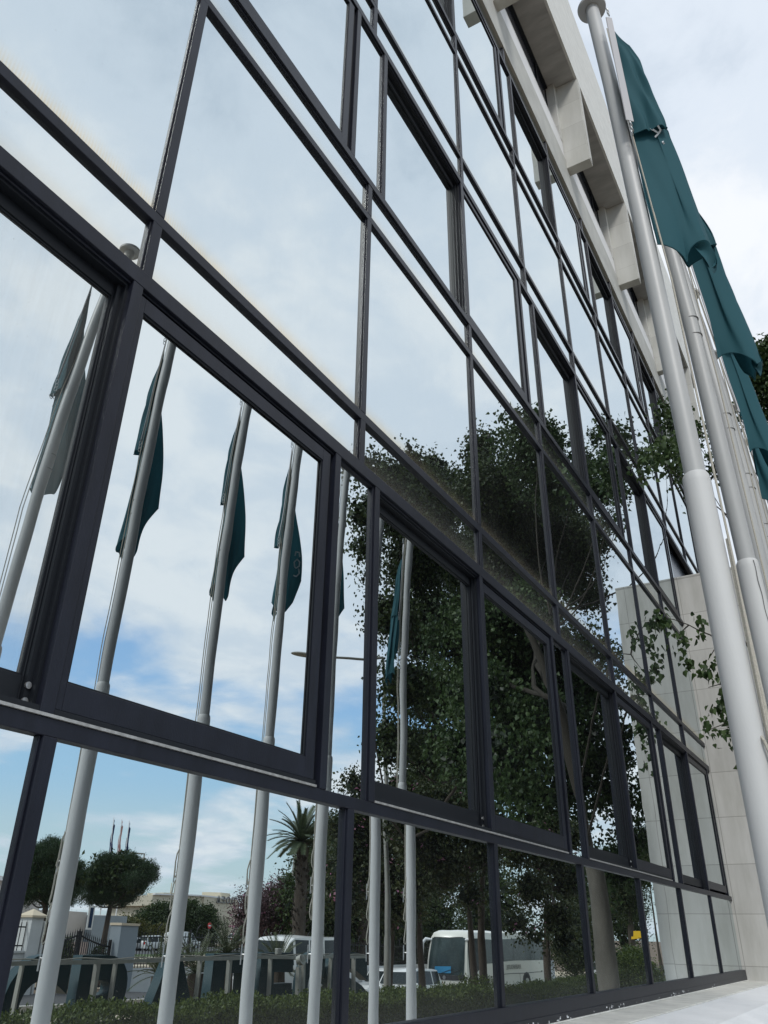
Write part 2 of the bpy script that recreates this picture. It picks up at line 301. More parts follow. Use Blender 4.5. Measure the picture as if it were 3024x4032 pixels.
# structure behind the glazing so that the body is closed
mb = MB(); mb.box((XA * U, 1.055 * U, -1.6), (XB * U, 5 * U, 5.3 * U)); mb.build('wall', M['dark'], bld)
def pane(name, x0, x1, z0, z1, y, m, parent, tilt=.0032):
    w_, h_ = (x1 - x0) * U, (z1 - z0) * U
    me = bpy.data.meshes.new(name); me.from_pydata([(0, 0, 0), (w_, 0, 0), (w_, 0, h_), (0, 0, h_), (0, .012, 0), (w_, .012, 0), (w_, .012, h_), (0, .012, h_)], [],
        [(0, 1, 2, 3), (7, 6, 5, 4), (0, 4, 5, 1), (1, 5, 6, 2), (2, 6, 7, 3), (3, 7, 4, 0)]); me.materials.append(m); me.update()
    o = bpy.data.objects.new(name, me); COL.objects.link(o); o.parent = parent
    o.location = Vector((x0 * U, y * U, z0 * U)) - WL[parent.name]
    o.rotation_euler = (rnd.uniform(-tilt, tilt) * .7, 0, rnd.uniform(-tilt, tilt) * .6); return o
rows = [('glass_pane', Z0, T_A[0], G_low), ('spandrel_pane', *S1, G_strip), ('glass_pane', *B1, G_big), ('spandrel_pane', *S2, G_strip), ('spandrel_pane', *S3, G_strip), ('glass_pane', *B2, G_big), ('spandrel_pane', *S4, G_strip), ('spandrel_pane', *S5, G_strip)]
hid = lambda x0, z1: x0 >= XW - .02 and z1 < WTOP - .05
for i in range(len(XK) - 1):
    for nm, z0, z1, gm in rows:
        if hid(XK[i], z1): continue
        pane(nm, XK[i] + HW, XK[i + 1] - HW, z0, z1, 1 + D0, gm, bld)
# transoms
for z0, z1, x1 in [(T_A[0], T_A[1], XW), (TH1[0], TH1[1], XW), (T_B[0], T_B[1], XW), (T_C[0], T_C[1], XW), (TH2[0], TH2[1], XW), (TH3[0], TH3[1], XB), (T_D[0], T_D[1], XB), (T_E[0], T_E[1], XB), (TH4[0], TH4[1], XB), (TH5[0], TH5[1], XB)]:
    mb = MB(); th = z1 - z0 > .03
    bar(mb, XA, x1, z0, z1, 1.0 if not th else .998)
    if th: bar(mb, XA, x1, z0 - .006, z0, 1.006)
    mb.build('transom', M['frame'], bld, bevel=.003)
mb = MB(); bar(mb, XA, XW, -.226, Z0, .994, 1.04); mb.box((XA * U, .992 * U, -.226 * U), (XW * U, .994 * U, -.205 * U)); mb.build('bottom_rail', M['frame'], bld, bevel=.003)
mb = MB()                                                 # peeling paint flakes along the bottom rail
for i in range(70):
    x = rnd.choice([rnd.uniform(2.3, 2.9), rnd.uniform(3.3, 3.5), rnd.uniform(4.3, 4.7), rnd.uniform(1.6, 5.5)]) * U; z = -.226 * U + rnd.uniform(.0, .022); s_ = rnd.uniform(.006, .03)
    y = .9917 * U
    mb.add([(x, y, z), (x + s_, y, z + rnd.uniform(-.003, .003)), (x + s_ * .8, y, z + rnd.uniform(.004, .014)), (x + s_ * .2, y, z + rnd.uniform(.003, .012))], [(0, 1, 2, 3)])
mb.build('paint_flakes', M['plinth'], bld)
# mullions in the rows without windows
for i in range(1, len(XK)):
    x = XK[i]
    segs = [(Z0, T_A[0]), (S1[0], S1[1]), (B1[0], B1[1]), (S2[0], S2[1]), (S3[0], S3[1]), (B2[0], B2[1]), (S4[0], S4[1]), (S5[0], S5[1])]
    for a, b in segs:
        if hid(x, b) or (abs(x - XW) < .03 and b < WTOP): continue
        mb = MB(); bar(mb, x - HW, x + HW, a, b, .9995); bar(mb, x - HW - .004, x - HW, a, b, 1.005); mb.build('mullion', M['frame'], bld, bevel=.0025)
# window rows: [narrow fixed light] mullion [recessed sash] mullion [front sash] mullion
def sash(x0, x1, z0, z1, yf, m, rl, gm, name, st=.032, bot=.042, top=.026):
    mb = MB(); yb = yf + .016
    bar(mb, x0, x0 + st, z0, z1, yf, yb); bar(mb, x1 - st, x1, z0, z1, yf, yb); bar(mb, x0 + st, x1 - st, z0, z0 + bot, yf, yb); bar(mb, x0 + st, x1 - st, z1 - top, z1, yf, yb)
    o = mb.build('window', M['track' if yf > 1.01 else 'frame'], bld, bevel=.002)  # recessed sashes take the darker track colour: shade of the reveal painted in
    mb = MB(); g_ = .0035
    for q_ in ((x0 + st, x0 + st + g_, z0 + bot, z1 - top), (x1 - st - g_, x1 - st, z0 + bot, z1 - top), (x0 + st + g_, x1 - st - g_, z0 + bot, z0 + bot + g_), (x0 + st + g_, x1 - st - g_, z1 - top - g_, z1 - top)): bar(mb, *q_, yf + .003, yf + .0068)
    mb.build('gasket', M['track'], o); pane('pane', x0 + st, x1 - st, z0 + bot, z1 - top, yf + .007, gm, o); return o
mulls = []
for (za, zb) in (W1, W2, W3):
    for i in range(0, len(XK) - 1, 2):
        xm = XK[i] - .016; p = XK[i + 1] - XK[i]; xa = XK[i] + .857 * p; p2 = (XK[i + 2] if i + 2 < len(XK) else XK[i + 1] + .8) - XK[i + 1]; xb = XK[i + 1] + .105 * p2
        xn = XK[i + 2] - .016 if i + 2 < len(XK) else XB
        low = za < 1
        def ok(x): return not (za < 2.5 and x > XW - .05)
        if ok(xm):
            mb = MB(); bar(mb, xm - HW, xm + HW, za, zb, .9985); mb.build('mullion', M['frame'], bld, bevel=.0025)
            xe = min(xa - HW - .02, XW - .02) if za < 2.5 else xa - HW - .02
            sash(xm + HW - .018, xe, za + (.014 if low else .004), zb - .016, 1.002, 0, 0, G_win, 'w', st=.032, bot=.042 if low else .032, top=.034 if low else .022)
            mb = MB(); bar(mb, xe, xe + .02, za, zb, 1.014, 1.03); bar(mb, xm + HW, xe, zb - .016, zb, 1.012, 1.03)
            mb.build('window_track', M['track'], bld)
        if ok(xa):
            mb = MB(); bar(mb, xa - HW, xa + HW, za, zb, .9985); mb.build('mullion', M['frame'], bld, bevel=.0025)
            pane('glass_pane', xa + HW, min(xb - HW, XW if za < 2.5 else 99), za, zb, 1 + D0, G_win, bld)
        if ok(xb):
            mb = MB(); bar(mb, xb - HW, xb + HW, za, zb, .9985); bar(mb, xb - HW - .006, xb - HW, za, zb, 1.004); mb.build('mullion', M['frame'], bld, bevel=.0025)
            xe2 = min(xn - HW, XW if za < 2.5 else 99)
            gm = G_dirty if (low and i == 0) else G_win
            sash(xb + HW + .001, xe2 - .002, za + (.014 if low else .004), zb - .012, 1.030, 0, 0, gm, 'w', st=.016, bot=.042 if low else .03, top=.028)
            mb = MB(); bar(mb, xb + HW, xe2, zb - .012, zb, 1.012, 1.05); bar(mb, xe2 - .006, xe2, za, zb - .012, 1.012, 1.05); bar(mb, xe2 - .016, xe2 - .006, za, zb - .012, 1.022, 1.028)
            mb.build('window_track', M['track'], bld)
    if za < 1:
        for i in range(0, 7, 2):                           # bright aluminium sill under each pair of sashes
            x0 = XK[i - 1] + .105 * .8 + HW if i else XA; x1 = XK[i] + .857 * .8 - HW - .01
            if i == 0: continue
            mb = MB(); bar(mb, x0, x1, .272, .2765, .9965, 1.03); bar(mb, x0, x1, .2765, .2855, 1.0, 1.03, 1); mb.build('sill', [M['gasket'], M['track']], bld)
mb = MB()                                                  # round drain plugs at the foot of the recessed sashes
for i in (2, 4, 6):
    x = (XK[i] - .016 - HW - .012) * U
    for z in (.291, .314): mb.tube([(x, 1.0195 * U, z * U), (x, 1.023 * U, z * U)], .011, 12)
mb.build('drain_plugs', M['steel'], bld)
# stone crown: coping, dark clerestory, soffit, fascia, piers
mb = MB(); mb.box((XA * U, .992 * U, 5.345 * U), (XB * U, 1.06 * U, 5.76 * U)); mb.build('coping', M['cop'], bld, bevel=.006)
mb = MB(); mb.box((XA * U, 1.0 * U, 5.762 * U), (XB * U, 1.06 * U, 6.0 * U)); mb.box((XA * U, .998 * U, 6.0 * U), (XB * U, 1.062 * U, 6.01 * U)); mb.build('coping_upstand', M['copw'], bld)
mb = MB(); mb.box((XA * U, 1.075 * U, 5.9 * U), (XB * U, 1.1 * U, 6.73 * U)); mb.build('clerestory_glass', M['dark'], bld)
mb = MB()
for x in np.arange(-.5, 9.7, .79): bar(mb, x, x + .02, 5.99, 6.73, 1.062, 1.075)
bar(mb, XA, XB, 6.70, 6.73, 1.052, 1.075); mb.build('clerestory_frame', M['track'], bld)
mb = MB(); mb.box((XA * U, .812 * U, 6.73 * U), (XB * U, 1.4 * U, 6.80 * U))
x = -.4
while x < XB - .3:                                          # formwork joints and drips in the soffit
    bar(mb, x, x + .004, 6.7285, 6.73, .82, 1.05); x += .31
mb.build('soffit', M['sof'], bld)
mb = MB(); mb.box((XA * U, .799 * U, 6.728 * U), ((XB + .02) * U, .82 * U, 8.30 * U)); mb.box((XA * U, .82 * U, 8.2 * U), (XB * U, 1.4 * U, 8.29 * U)); mb.build('fascia', M['fascia'], bld)
for k in range(-3, 4):
    x = 4.567 + 1.545 * k
    mb = MB(); mb.box((x * U, .803 * U, 5.73 * U), ((x + .085) * U, .992 * U, 6.728 * U)); mb.box(((x - .002) * U, .8 * U, 5.66 * U), ((x + .087) * U, 1.0 * U, 5.73 * U))
    mb.box(((x + .012) * U, .796 * U, 5.68 * U), ((x + .075) * U, .803 * U, 6.728 * U)); mb.box(((x - .055) * U, .996 * U, 5.99 * U), ((x + .1) * U, 1.07 * U, 6.728 * U)); mb.box(((x - .008) * U, .992 * U, 5.76 * U), ((x + .09) * U, .999 * U, 6.728 * U))
    mb.build('pier', M['pier'], bld, bevel=.004)

# ------------------------------------------------------------------ side wall, ledge, plinth, paving
mb = MB(); xw = XW * U; mb.box((xw, WOUT * U, -1.6), (xw + .45, 1.05 * U, WTOP * U - .03)); mb.box((xw - .004, WOUT * U - .004, WTOP * U - .03), (xw + .47, 1.05 * U, WTOP * U))
o = mb.build('stone_wall', M['wall'], loc=(xw, 1.05 * U - .12, -1.6 - .02), bevel=.004); tag(o, 'pale stone clad side wall standing out from the end of the glass facade', 'wall')
mb = MB(); mb.box((XA * U, .823 * U, -1.6), (xw, 1.0 * U, -.230 * U)); mb.box((XA * U, .985 * U, -.230 * U), (xw, 1.03 * U, -.2255 * U))
o = mb.build('window_ledge', M['ledge'], loc=(3 * U, .9 * U, -1.6), bevel=.006); tag(o, 'cream painted ledge with peeling edge under the lowest glass panes', 'ledge')
mb = MB(); mb.prism([(.8225 * U, -1.6), (.8225 * U, -.2315 * U), (.60 * U, -.238 * U), (.28 * U, -.33 * U), (.26 * U, -1.6)], 'x', XA * U, xw - .005)
o = mb.build('white_plinth', M['plinth'], loc=(3 * U, .5 * U, -1.6), bevel=.02); tag(o, 'smooth white rendered plinth in front of the cream ledge', 'plinth')
for i, (u_, v_) in enumerate([(1522, 2098), (1531, 2101), (1527, 2095), (1385, 2151), (1360, 2148)]):       # dry leaves lying on the ledge
    d = ray(u_, v_); s_ = -.2255 * U / d[2]; p = Vector(d) * s_; p.z = -.230 * U + .004
    a = rnd.uniform(0, 6); mb = MB(); s1 = .035
    pts = [(-s1, 0, .004), (0, -s1 * .5, .012), (s1, 0, .006), (0, s1 * .5, .014), (s1 * 1.5, .004, 0)]
    pts = [(p.x + x * math.cos(a) - y * math.sin(a), p.y + x * math.sin(a) + y * math.cos(a), p.z + z) for x, y, z in pts]
    mb.add(pts, [(0, 1, 2), (0, 2, 3), (2, 4, 1)]); o = mb.build('fallen_leaf', M['gold'] if i > 2 else M['dead'], loc=p)
    tag(o, ['dry brown leaf nearest the stone wall on the ledge', 'curled dark leaf beside the brown one on the ledge', 'smallest dry leaf against the frame on the ledge', 'yellow green leaf lying on the ledge', 'faded yellow leaf at the left end of the ledge'][i], 'leaf', 'dry leaves on the ledge')
mb = MB(); mb.box((-14, M2 - 8.7, -2.0), (44, 12, -1.6)); tag(mb.build('paving', M['paving'], loc=(10, 0, -1.6)), kind='structure')

# ------------------------------------------------------------------ flagpoles and flags
def PU(x, y, z): return Vector((x * U, y * U, z * U))
PX = [1.222, 1.585, 2.03, 2.40, 2.79, 3.20, 3.52]
PA = [.1300, .1066, .106, .105, .104, .103, .102]
ords = ['nearest flagpole, its shaft leaning a little, in front of the stone piers', 'second flagpole from the camera with a dark run-off streak on its sleeve', 'third flagpole from the camera, between the second and the fourth', 'middle flagpole of the row of seven', 'fifth flagpole from the camera, mirrored in the narrow window', 'sixth flagpole from the camera, mirrored behind the window mullion', 'farthest flagpole of the row, mirrored in front of the dark tree']
fords = ['green flag hanging limp from the nearest pole, white letter strokes in its fold', 'green flag on the second pole with a broad rounded lower hem', 'green flag on the third pole with a notched outer edge', 'green flag on the middle pole with white letters COS down its fold', 'green flag on the fifth pole, mirrored behind the window frame', 'green flag on the sixth pole behind the mullion', 'green flag on the farthest pole with a white strip and small white marks']
for i in range(7):
    x, a = PX[i], PA[i]; zf = 1.024 if i == 0 else 1.0
    path = [(x, a, -.78), (x, a, .66)] + ([(x + .008, a + .003, .95), (x + .02, a + .007, 1.27), (x + .05, a + .018, 1.75), (x + .088, a + .032, 2.12)] if i == 0 else [(x, a + .006, 1.27), (x, a + .017, 1.6), (x, a + .034, 1.88), (x - .002, a + .050, 2.09 if i == 1 else 2.055)])
    pl = thing('flagpole', PU(x, a, -.78), ords[i], 'flagpole', 'flagpoles in a row along the facade')
    path = [(p[0], p[1], p[2] * zf if p[2] > 0 else p[2]) for p in path]
    mb = MB(); mb.tube([PU(*p) for p in path], .0172 * U, 28)
    mb.build('shaft', M['pole'], pl, smooth=True)
    mb = MB(); mb.tube([PU(x, a, -.77), PU(x, a, .645 * zf), PU(x, a, .657 * zf), PU(x, a, .662 * zf)], [.0222 * U, .0222 * U, .0212 * U, .0185 * U], 32); mb.build('base_sleeve', M['sleeve'], pl, smooth=True)
    mb = MB()
    for zj in (1.235, 1.285):
        t = (zj - .66) / (1.27 - .66); pj = PU(x + (.02 * t if i == 0 else 0), a + (.007 * t if i == 0 else .004 * t), zj); mb = MB(); mb.tube([pj, pj + Vector((0, 0, .004))], .0173 * U, 28); mb.build('weld_ring', M['groove'], pl)
    top = PU(*path[-1]); mb = MB(); mb.tube([top + Vector((0, 0, -.004)), top + Vector((0, 0, .012)), top + Vector((0, 0, .04)), top + Vector((0, 0, .05))], [.036 * U, .037 * U, .022 * U, .004 * U], 28); mb.build('cap', M['pole'], pl, smooth=True)
    # halyard: two strands from the truck to the cleats, with loops by the lower cleat
    hx, hy = (x - .008, a - (.028 if i == 0 else .024))
    ht = PU(path[-1][0] - .004, path[-1][1] - .028, 2.05)
    mb = MB()
    for dx in (-.004, .006):
        pts = [ht + Vector((dx * U, 0, 0)), PU(hx + dx + (.03 if i == 0 else .0), hy + (.018 if i == 0 else .010), 1.55), PU(hx + dx, hy, 1.1), PU(hx + dx * .8, hy - .002, .5), PU(hx + dx * .5, hy + .002, .16)]
        mb.tube(pts, .0034, 6)
    mb.build('halyard', M['rope'], pl, smooth=True)
    mb = MB(); zb = .20 if i != 4 else .28
    for kk in range(3):
        c = PU(hx - .004, hy + .004, zb - .09 * kk); pts = []
        for j in range(13):
            an = 2 * math.pi * j / 12; pts.append(c + Vector((.012 * math.sin(an) + .006 * math.sin(3 * an + i), .016 * math.sin(an + 1), .10 * math.cos(an))))
        mb.tube(pts, .005, 6, caps=False)
    mb.tube([PU(hx, hy, .55), PU(hx + .003, hy, .3), PU(hx, hy + .003, .05)], [.006, .010, .008], 7)
    mb.build('rope_coil', M['rope'], pl, smooth=True)
    mb = MB()
    for zc_ in (.17, -.06): mb.tube([PU(x - .004, a - .016, zc_), PU(x - .006, a - .034, zc_), PU(x - .006, a - .036, zc_ + .02)], .005, 6); mb.tube([PU(x - .006, a - .036, zc_ - .03), PU(x - .006, a - .036, zc_ + .03)], .005, 6)
    mb.build('cleat', M['steel'], pl, smooth=True)
    if i == 1:
        mb = MB(); vs = []
        for j in range(26):
            z = .655 - j * .0065; an = 3.75 + .03 * math.sin(j * .7) + j * .004; wd = .045 * (1 - abs(j - 8) / 26) + .012; r_ = .0224 * U
            for s_ in (-1, 1): vs.append(PU(x, a, z) + Vector((r_ * math.cos(an + s_ * wd), r_ * math.sin(an + s_ * wd), 0)))
        mb.add(vs, [(2 * j, 2 * j + 1, 2 * j + 3, 2 * j + 2) for j in range(25)]); mb.build('rust_streak', M['groove'], pl)
    # the flag
    r2 = random.Random(40 + i)
    zt, zm, zb_ = 1.955, 1.535 + r2.uniform(-.03, .02), 1.14 + (r2.uniform(.0, .08) if i > 1 else 0)
    hxx, hyy = hx + .006, a - (.012 if i == 0 else .030)
    tx, ty = hxx, hyy
    fl = thing('flag', PU(hxx, hyy, zt), fords[i], 'flag', 'green flags hanging limp from the flagpoles')
    def sil(z):              # how far the cloth stands out towards the street, from the photograph's outline
        zs = [1.13, 1.145, 1.20, 1.264, 1.369, 1.507, 1.544, 1.626, 1.76, 1.955]; ys = [.101, .105, .104, .0987, .0893, .0797, .0774, .0666, .0562, .018]
        return max(.004, float(np.interp(z, zs, ys)) - (.012 if i == 0 else .016)) * (1 if i < 2 else .80)
    sx = 1 if i in (0, 1, 3) else r2.choice([-1, 1])
    shx = [.095, .09, .12, .12, .10, .09, .0][i]; kx = r2.uniform(.6, .85) if i else .5; ph = r2.uniform(0, 6)
    mb = MB()
    def sheet(z0, z1, fn, nz=26, ns=40):
        vs = []
        for a_ in range(nz + 1):
            for b_ in range(ns + 1): vs.append(fn(a_ / nz, b_ / ns))
        mb.add(vs, [(a_ * (ns + 1) + b_, a_ * (ns + 1) + b_ + 1, (a_ + 1) * (ns + 1) + b_ + 1, (a_ + 1) * (ns + 1) + b_) for a_ in range(nz) for b_ in range(ns)])
    def lean(z):
        k_ = max(0, (z - 1.27) / .85) ** 1.5; return (.045 * k_, .004 * k_) if i == 0 else (0, .046 * k_)
    def crease(t, s_): return .0035 * math.sin(19 * s_ + 5 * t + ph) + .0025 * math.sin(31 * s_ - 9 * t + 2 * ph) + .002 * math.sin(12 * (s_ + t) + ph)
    def lobeA(t, s_):        # outer turn of the cloth, ending in a loose hem halfway down
        zz_ = zt + (zm - zt) * t - .016 * t * math.sin(math.pi * s_) + .03 * t * (s_ - .5); e = sil(max(zm, zz_)) * min(1, t * 3 + .1)
        an = math.pi * s_; yy = -e * math.sin(an) ** .9 + crease(t, s_) * t; xx = .036 * kx * t * (-math.cos(an)) + crease(t, s_ + .4) * t
        ln = lean(zz_); return PU(tx + xx + (.3 * shx) * t + ln[0], ty + yy + ln[1], zz_ * zf)
    def lobeB(t, s_):        # the long fall with several folds
        zbot = zb_ + .045 * abs(math.sin(2.3 * math.pi * s_ + ph)) + (.15 * (s_ > .84) * (s_ - .84) / .16)
        z1_ = zt - .02 + (zbot - zt + .02) * t; e = sil(z1_) * (.93 if z1_ > zm else .985) * min(1, t * 5)
        an = math.pi * s_; f = max(0, math.sin(an)) ** .8; wv_ = math.sin(6.0 * math.pi * s_ + ph); gr = sm(.15, .9, t)
        yy = -e * f * (1 - .12 * gr * (wv_ < 0) * abs(wv_)) + crease(t, s_) * gr * 1.3; xx = .034 * kx * gr * (-math.cos(an)) + shx * sm(.05, .85, t) * (.35 + .65 * s_) + (.011 * wv_ + crease(t, s_ + .3) * 1.5 + .006 * math.sin(7 * t + 5 * s_ + ph)) * gr
        ln = lean(z1_); return PU(tx + xx + .006 * sx + ln[0], ty + yy + ln[1], z1_ * zf)
    sheet(0, 1, lobeA, 40, 60); sheet(0, 1, lobeB, 60, 80)
    def curl(t, s_):         # turned back corner of the fly
        c = lobeB(1, .30 + .25 * s_); return c + PU(.012 * sx * math.sin(3 * t), -.004 + .012 * t, .0 - .05 * math.sin(math.pi * s_) * t)
    sheet(0, 1, curl, 6, 10)
    mb.build('cloth', M['flag'], fl, smooth=True)
    mb = MB()                # canvas hoist band and shackles
    l0, l1 = lean(zt), lean(zm); a0, a1 = PU(hxx - .004 + l0[0], hyy - .002 + l0[1], (zt + .005) * zf), PU(hxx - .010 + l1[0], hyy - .002 + l1[1], (zm + .005) * zf)
    mb.add([a0 + Vector((-.006, .012, 0)), a0 + Vector((.014, -.012, 0)), a1 + Vector((.012, -.014, 0)), a1 + Vector((-.014, .012, 0)), a0 + Vector((-.004, .016, 0)), a0 + Vector((.016, -.008, 0)), a1 + Vector((.014, -.010, 0)), a1 + Vector((-.012, .016, 0))],
           [(0, 1, 2, 3), (7, 6, 5, 4), (0, 3, 7, 4), (1, 5, 6, 2), (0, 4, 5, 1), (3, 2, 6, 7)])
    mb.build('hoist_band', M['canvas'], fl)
    mb = MB()
    for c in (a0 + Vector((0, 0, .025)), a0 + Vector((0, 0, .055)), a1 + Vector((0, 0, -.02)), a1 + Vector((.004, 0, -.05)), a1 + Vector((0, .004, -.08))):
        pts = [c + Vector((.010 * math.sin(q_), .004 * math.cos(q_), .017 * math.cos(q_))) for q_ in [2 * math.pi * j / 10 for j in range(11)]]
        mb = MB(); mb.tube(pts, .0028, 6, caps=False); mb.build('shackle', M['steel'], fl, smooth=True)
    # hem seam along the lower edge
    for fn_ in (lobeA, lobeB): mb = MB(); mb.tube([fn_(1, j / 60) for j in range(61)], .003, 5); mb.build('hem', M['flag'], fl, smooth=True)
    marks = {0: [[(1405, 276), (1423, 288), (1415, 296)], [(1421, 271), (1427, 281), (1423, 288)], [(1431, 305), (1435, 311)]],
             3: [[(636, 1240), (642, 1243), (647, 1236), (646, 1226)], [(638, 1222), (637, 1212), (643, 1206), (648, 1212), (647, 1221), (641, 1225), (638, 1222)], [(648, 1202), (647, 1192), (640, 1190), (639, 1199)]],
             6: [[(846, 1165), (849, 1170)], [(847, 1178), (845, 1186)], [(849, 1192), (846, 1200)]]}.get(i, [])
    if marks:
        def project(P):
            c = RR.T @ np.array(P if i == 0 else (P[0], M2 - P[1], P[2])); return (1512 + FPX * c[0] / c[2]) / K, (2016 + FPX * c[1] / c[2]) / K
        smp = []
        for fn_ in (lobeB, lobeA):
            for a_ in range(70):
                for b_ in range(70):
                    P = fn_(a_ / 69, b_ / 69); smp.append((*project(P), *P))
        smp = np.array(smp); eye = np.array((0, 0, 0)) if i == 0 else np.array((0, M2, 0)); dd_ = np.linalg.norm(smp[:, 2:] - eye, axis=1)
        def lay(u_, v_):
            k_ = (smp[:, 0] - u_) ** 2 + (smp[:, 1] - v_) ** 2; miss.append(k_.min()); idx = np.where(k_ < k_.min() + 9)[0]; j = idx[np.argmin(dd_[idx] + k_[idx] * .02)]
            d = ray(u_, v_).copy(); d /= np.linalg.norm(d)
            if i: d[1] = -d[1]
            o_ = np.array((0, 0, 0)) if i == 0 else np.array((0, M2, 0)); t_ = np.dot(smp[j, 2:] - o_, d) - .010; dst.append(t_); t_ = t_ if i else min(dst) ; return Vector(o_ + d * t_)
        miss = []; dst = []; mb = MB(); wd = 2.0 if i == 0 else 1.3
        for st in marks:
            fine = []
            for p0, p1 in zip(st[:-1], st[1:]): fine += [(p0[0] + (p1[0] - p0[0]) * k_ / 3, p0[1] + (p1[1] - p0[1]) * k_ / 3) for k_ in range(3)]
            fine.append(st[-1]); vs = []
            for j in range(len(fine)):
                p0, p1 = fine[max(0, j - 1)], fine[min(len(fine) - 1, j + 1)]; dx, dy = p1[0] - p0[0], p1[1] - p0[1]; l_ = math.hypot(dx, dy) + 1e-6
                for s_ in (-1, 1): vs.append(lay(fine[j][0] - dy / l_ * wd * s_, fine[j][1] + dx / l_ * wd * s_))
            mb.add(vs, [(2 * j, 2 * j + 1, 2 * j + 3, 2 * j + 2) for j in range(len(fine) - 1)])
        if max(miss) < 60: mb.build('lettering', M['text'], fl)
        print('marks', i, max(miss))

# ------------------------------------------------------------------ street level behind the camera (all of it seen in the mirror glass)
def sheet(name, xs, yvs, m, dz=0, kind='structure', flat=None):
    mb = MB(); vs = [(x, M2 - v, (flat if flat is not None else gh(x, v)) + dz) for v in yvs for x in xs]; n = len(xs)
    mb.add(vs, [(j * n + i, (j + 1) * n + i, (j + 1) * n + i + 1, j * n + i + 1) for j in range(len(yvs) - 1) for i in range(n - 1)])
    o = mb.build(name, m, loc=(xs[0], M2 - yvs[0], -2)); return tag(o, kind=kind)
XS = [-900, -200, -60, -20, 0, 10, 16, 20, 24, 28, 32, 36, 40, 44, 50, 60, 80, 110, 160, 300, 900]
sheet('ground', XS, [-900, -200, -14, 6, 8, 10, 14, 18, 22, 28, 34, 40, 46, 52, 58, 70, 100, 200, 1500], M['soil'], -.02)
sheet('street', [0, 10, 16, 20, 24, 28, 32, 36, 40, 44, 50, 60, 80, 110], [19.8, 21, 23, 25.4], M['asphalt'], .0)
sheet('pavement', [0, 10, 16, 18, 20, 22, 24, 26, 28, 30, 34], [12.4, 15, 18, 19.5], M['beige'], .02)
sheet('grass_verge', [34.01, 36, 40, 44, 50, 60, 80], [12.4, 15, 18, 19.5], M['grass'], .03)
sheet('yard', [0, 20, 30, 40, 60, 90], [26.6, 34, 40, 52, 60], M['beige'], .004)
sheet('car_park', [0, 30, 60, 90, 130, 190], [68, 75, 80, 86, 92], M['asphalt'], .004)
sheet('lawn', [0, 30, 60, 90, 130, 190], [60.05, 64, 67.9], M['grass'], .004)
mb = MB(); vs = []
xs = list(np.arange(14, 70, 1.0))
for i, x in enumerate(xs):
    z0, z1 = gh(x, 19.6), gh(x + 1, 19.6); col = (0 if i % 2 else 1) if 38 < x < 66 else 2
    y0, y1 = M2 - 19.52, M2 - 19.78
    mb.add([(x, y0, z0 - .1), (x + 1, y0, z1 - .1), (x + 1, y0, z1 + .14), (x, y0, z0 + .14), (x, y1, z0 - .1), (x + 1, y1, z1 - .1), (x + 1, y1, z1 + .14), (x, y1, z0 + .14)], [(0, 1, 2, 3), (7, 6, 5, 4), (3, 2, 6, 7), (0, 4, 5, 1)], col)
tag(mb.build('kerb', [M['yellow'], M['redp'], M['kerb']], loc=(20, M2 - 19.6, -2)), kind='structure')

# ------------------------------------------------------------------ plants
def leafquads(pts, size, rng, droop=.0, aspect=1.5, nrm_up=.3, axis=None, fancy=False):
    n = len(pts); pts = np.asarray(pts, float)
    d = rng.normal(size=(n, 3)); d[:, 2] -= droop
    if axis is not None: d = d * .35 + axis
    d /= np.linalg.norm(d, axis=1)[:, None]
    u = rng.normal(size=(n, 3)); u[:, 2] += nrm_up; s_ = np.cross(d, u); s_ /= np.linalg.norm(s_, axis=1)[:, None] + 1e-9
    nn_ = np.cross(s_, d); L_ = size * rng.uniform(.6, 1.25, n)[:, None]
    W_ = L_ / aspect * .5
    if not fancy:
        a = pts; b = pts + d * L_ * .45 + s_ * W_ + nn_ * L_ * .10; c = pts + d * L_; e = pts + d * L_ * .45 - s_ * W_ + nn_ * L_ * .10
        V = np.stack([a, b, c, e], 1).reshape(-1, 3)
        F = np.arange(n * 4).reshape(n, 4); T = np.concatenate([F[:, [0, 1, 2]], F[:, [0, 2, 3]]])
        return V, T
    cup = rng.uniform(.0, .22, n)[:, None]; crl = rng.uniform(-.15, .05, n)[:, None]
    def q(f, g): return pts + d * L_ * f + s_ * W_ * g + nn_ * L_ * (cup * abs(g) + crl * f * f)
    V = np.stack([q(.06, 0), q(-.02, .62), q(.26, 1.08), q(.60, .62), q(1.05, 0), q(.60, -.62), q(.26, -1.08), q(-.02, -.62)], 1).reshape(-1, 3)
    F = np.arange(n * 8).reshape(n, 8); T = np.concatenate([F[:, [0, 1, 2]], F[:, [0, 2, 3]], F[:, [0, 3, 4]], F[:, [0, 4, 5]], F[:, [0, 5, 6]], F[:, [0, 6, 7]]])
    return V, T
def leafobj(name, V, T, m, parent=None, loc=None):
    loc = Vector(loc) if loc is not None else (Vector((0, 0, 0)) if parent is None else WL.get(parent.name, Vector((0, 0, 0))))
    me = bpy.data.meshes.new(name); V = V - np.array(loc)
    me.vertices.add(len(V)); me.vertices.foreach_set('co', V.astype(np.float32).ravel())
    me.loops.add(len(T) * 3); me.loops.foreach_set('vertex_index', T.astype(np.int32).ravel())
    me.polygons.add(len(T)); me.polygons.foreach_set('loop_start', np.arange(0, len(T) * 3, 3, dtype=np.int32)); me.polygons.foreach_set('loop_total', np.full(len(T), 3, np.int32))
    me.update(calc_edges=True); me.materials.append(m)
    o = bpy.data.objects.new(name, me); COL.objects.link(o)
    if parent is not None: o.parent = parent; o.location = loc - WL.get(parent.name, Vector((0, 0, 0)))
    else: o.location = loc
    WL[o.name] = loc; return o
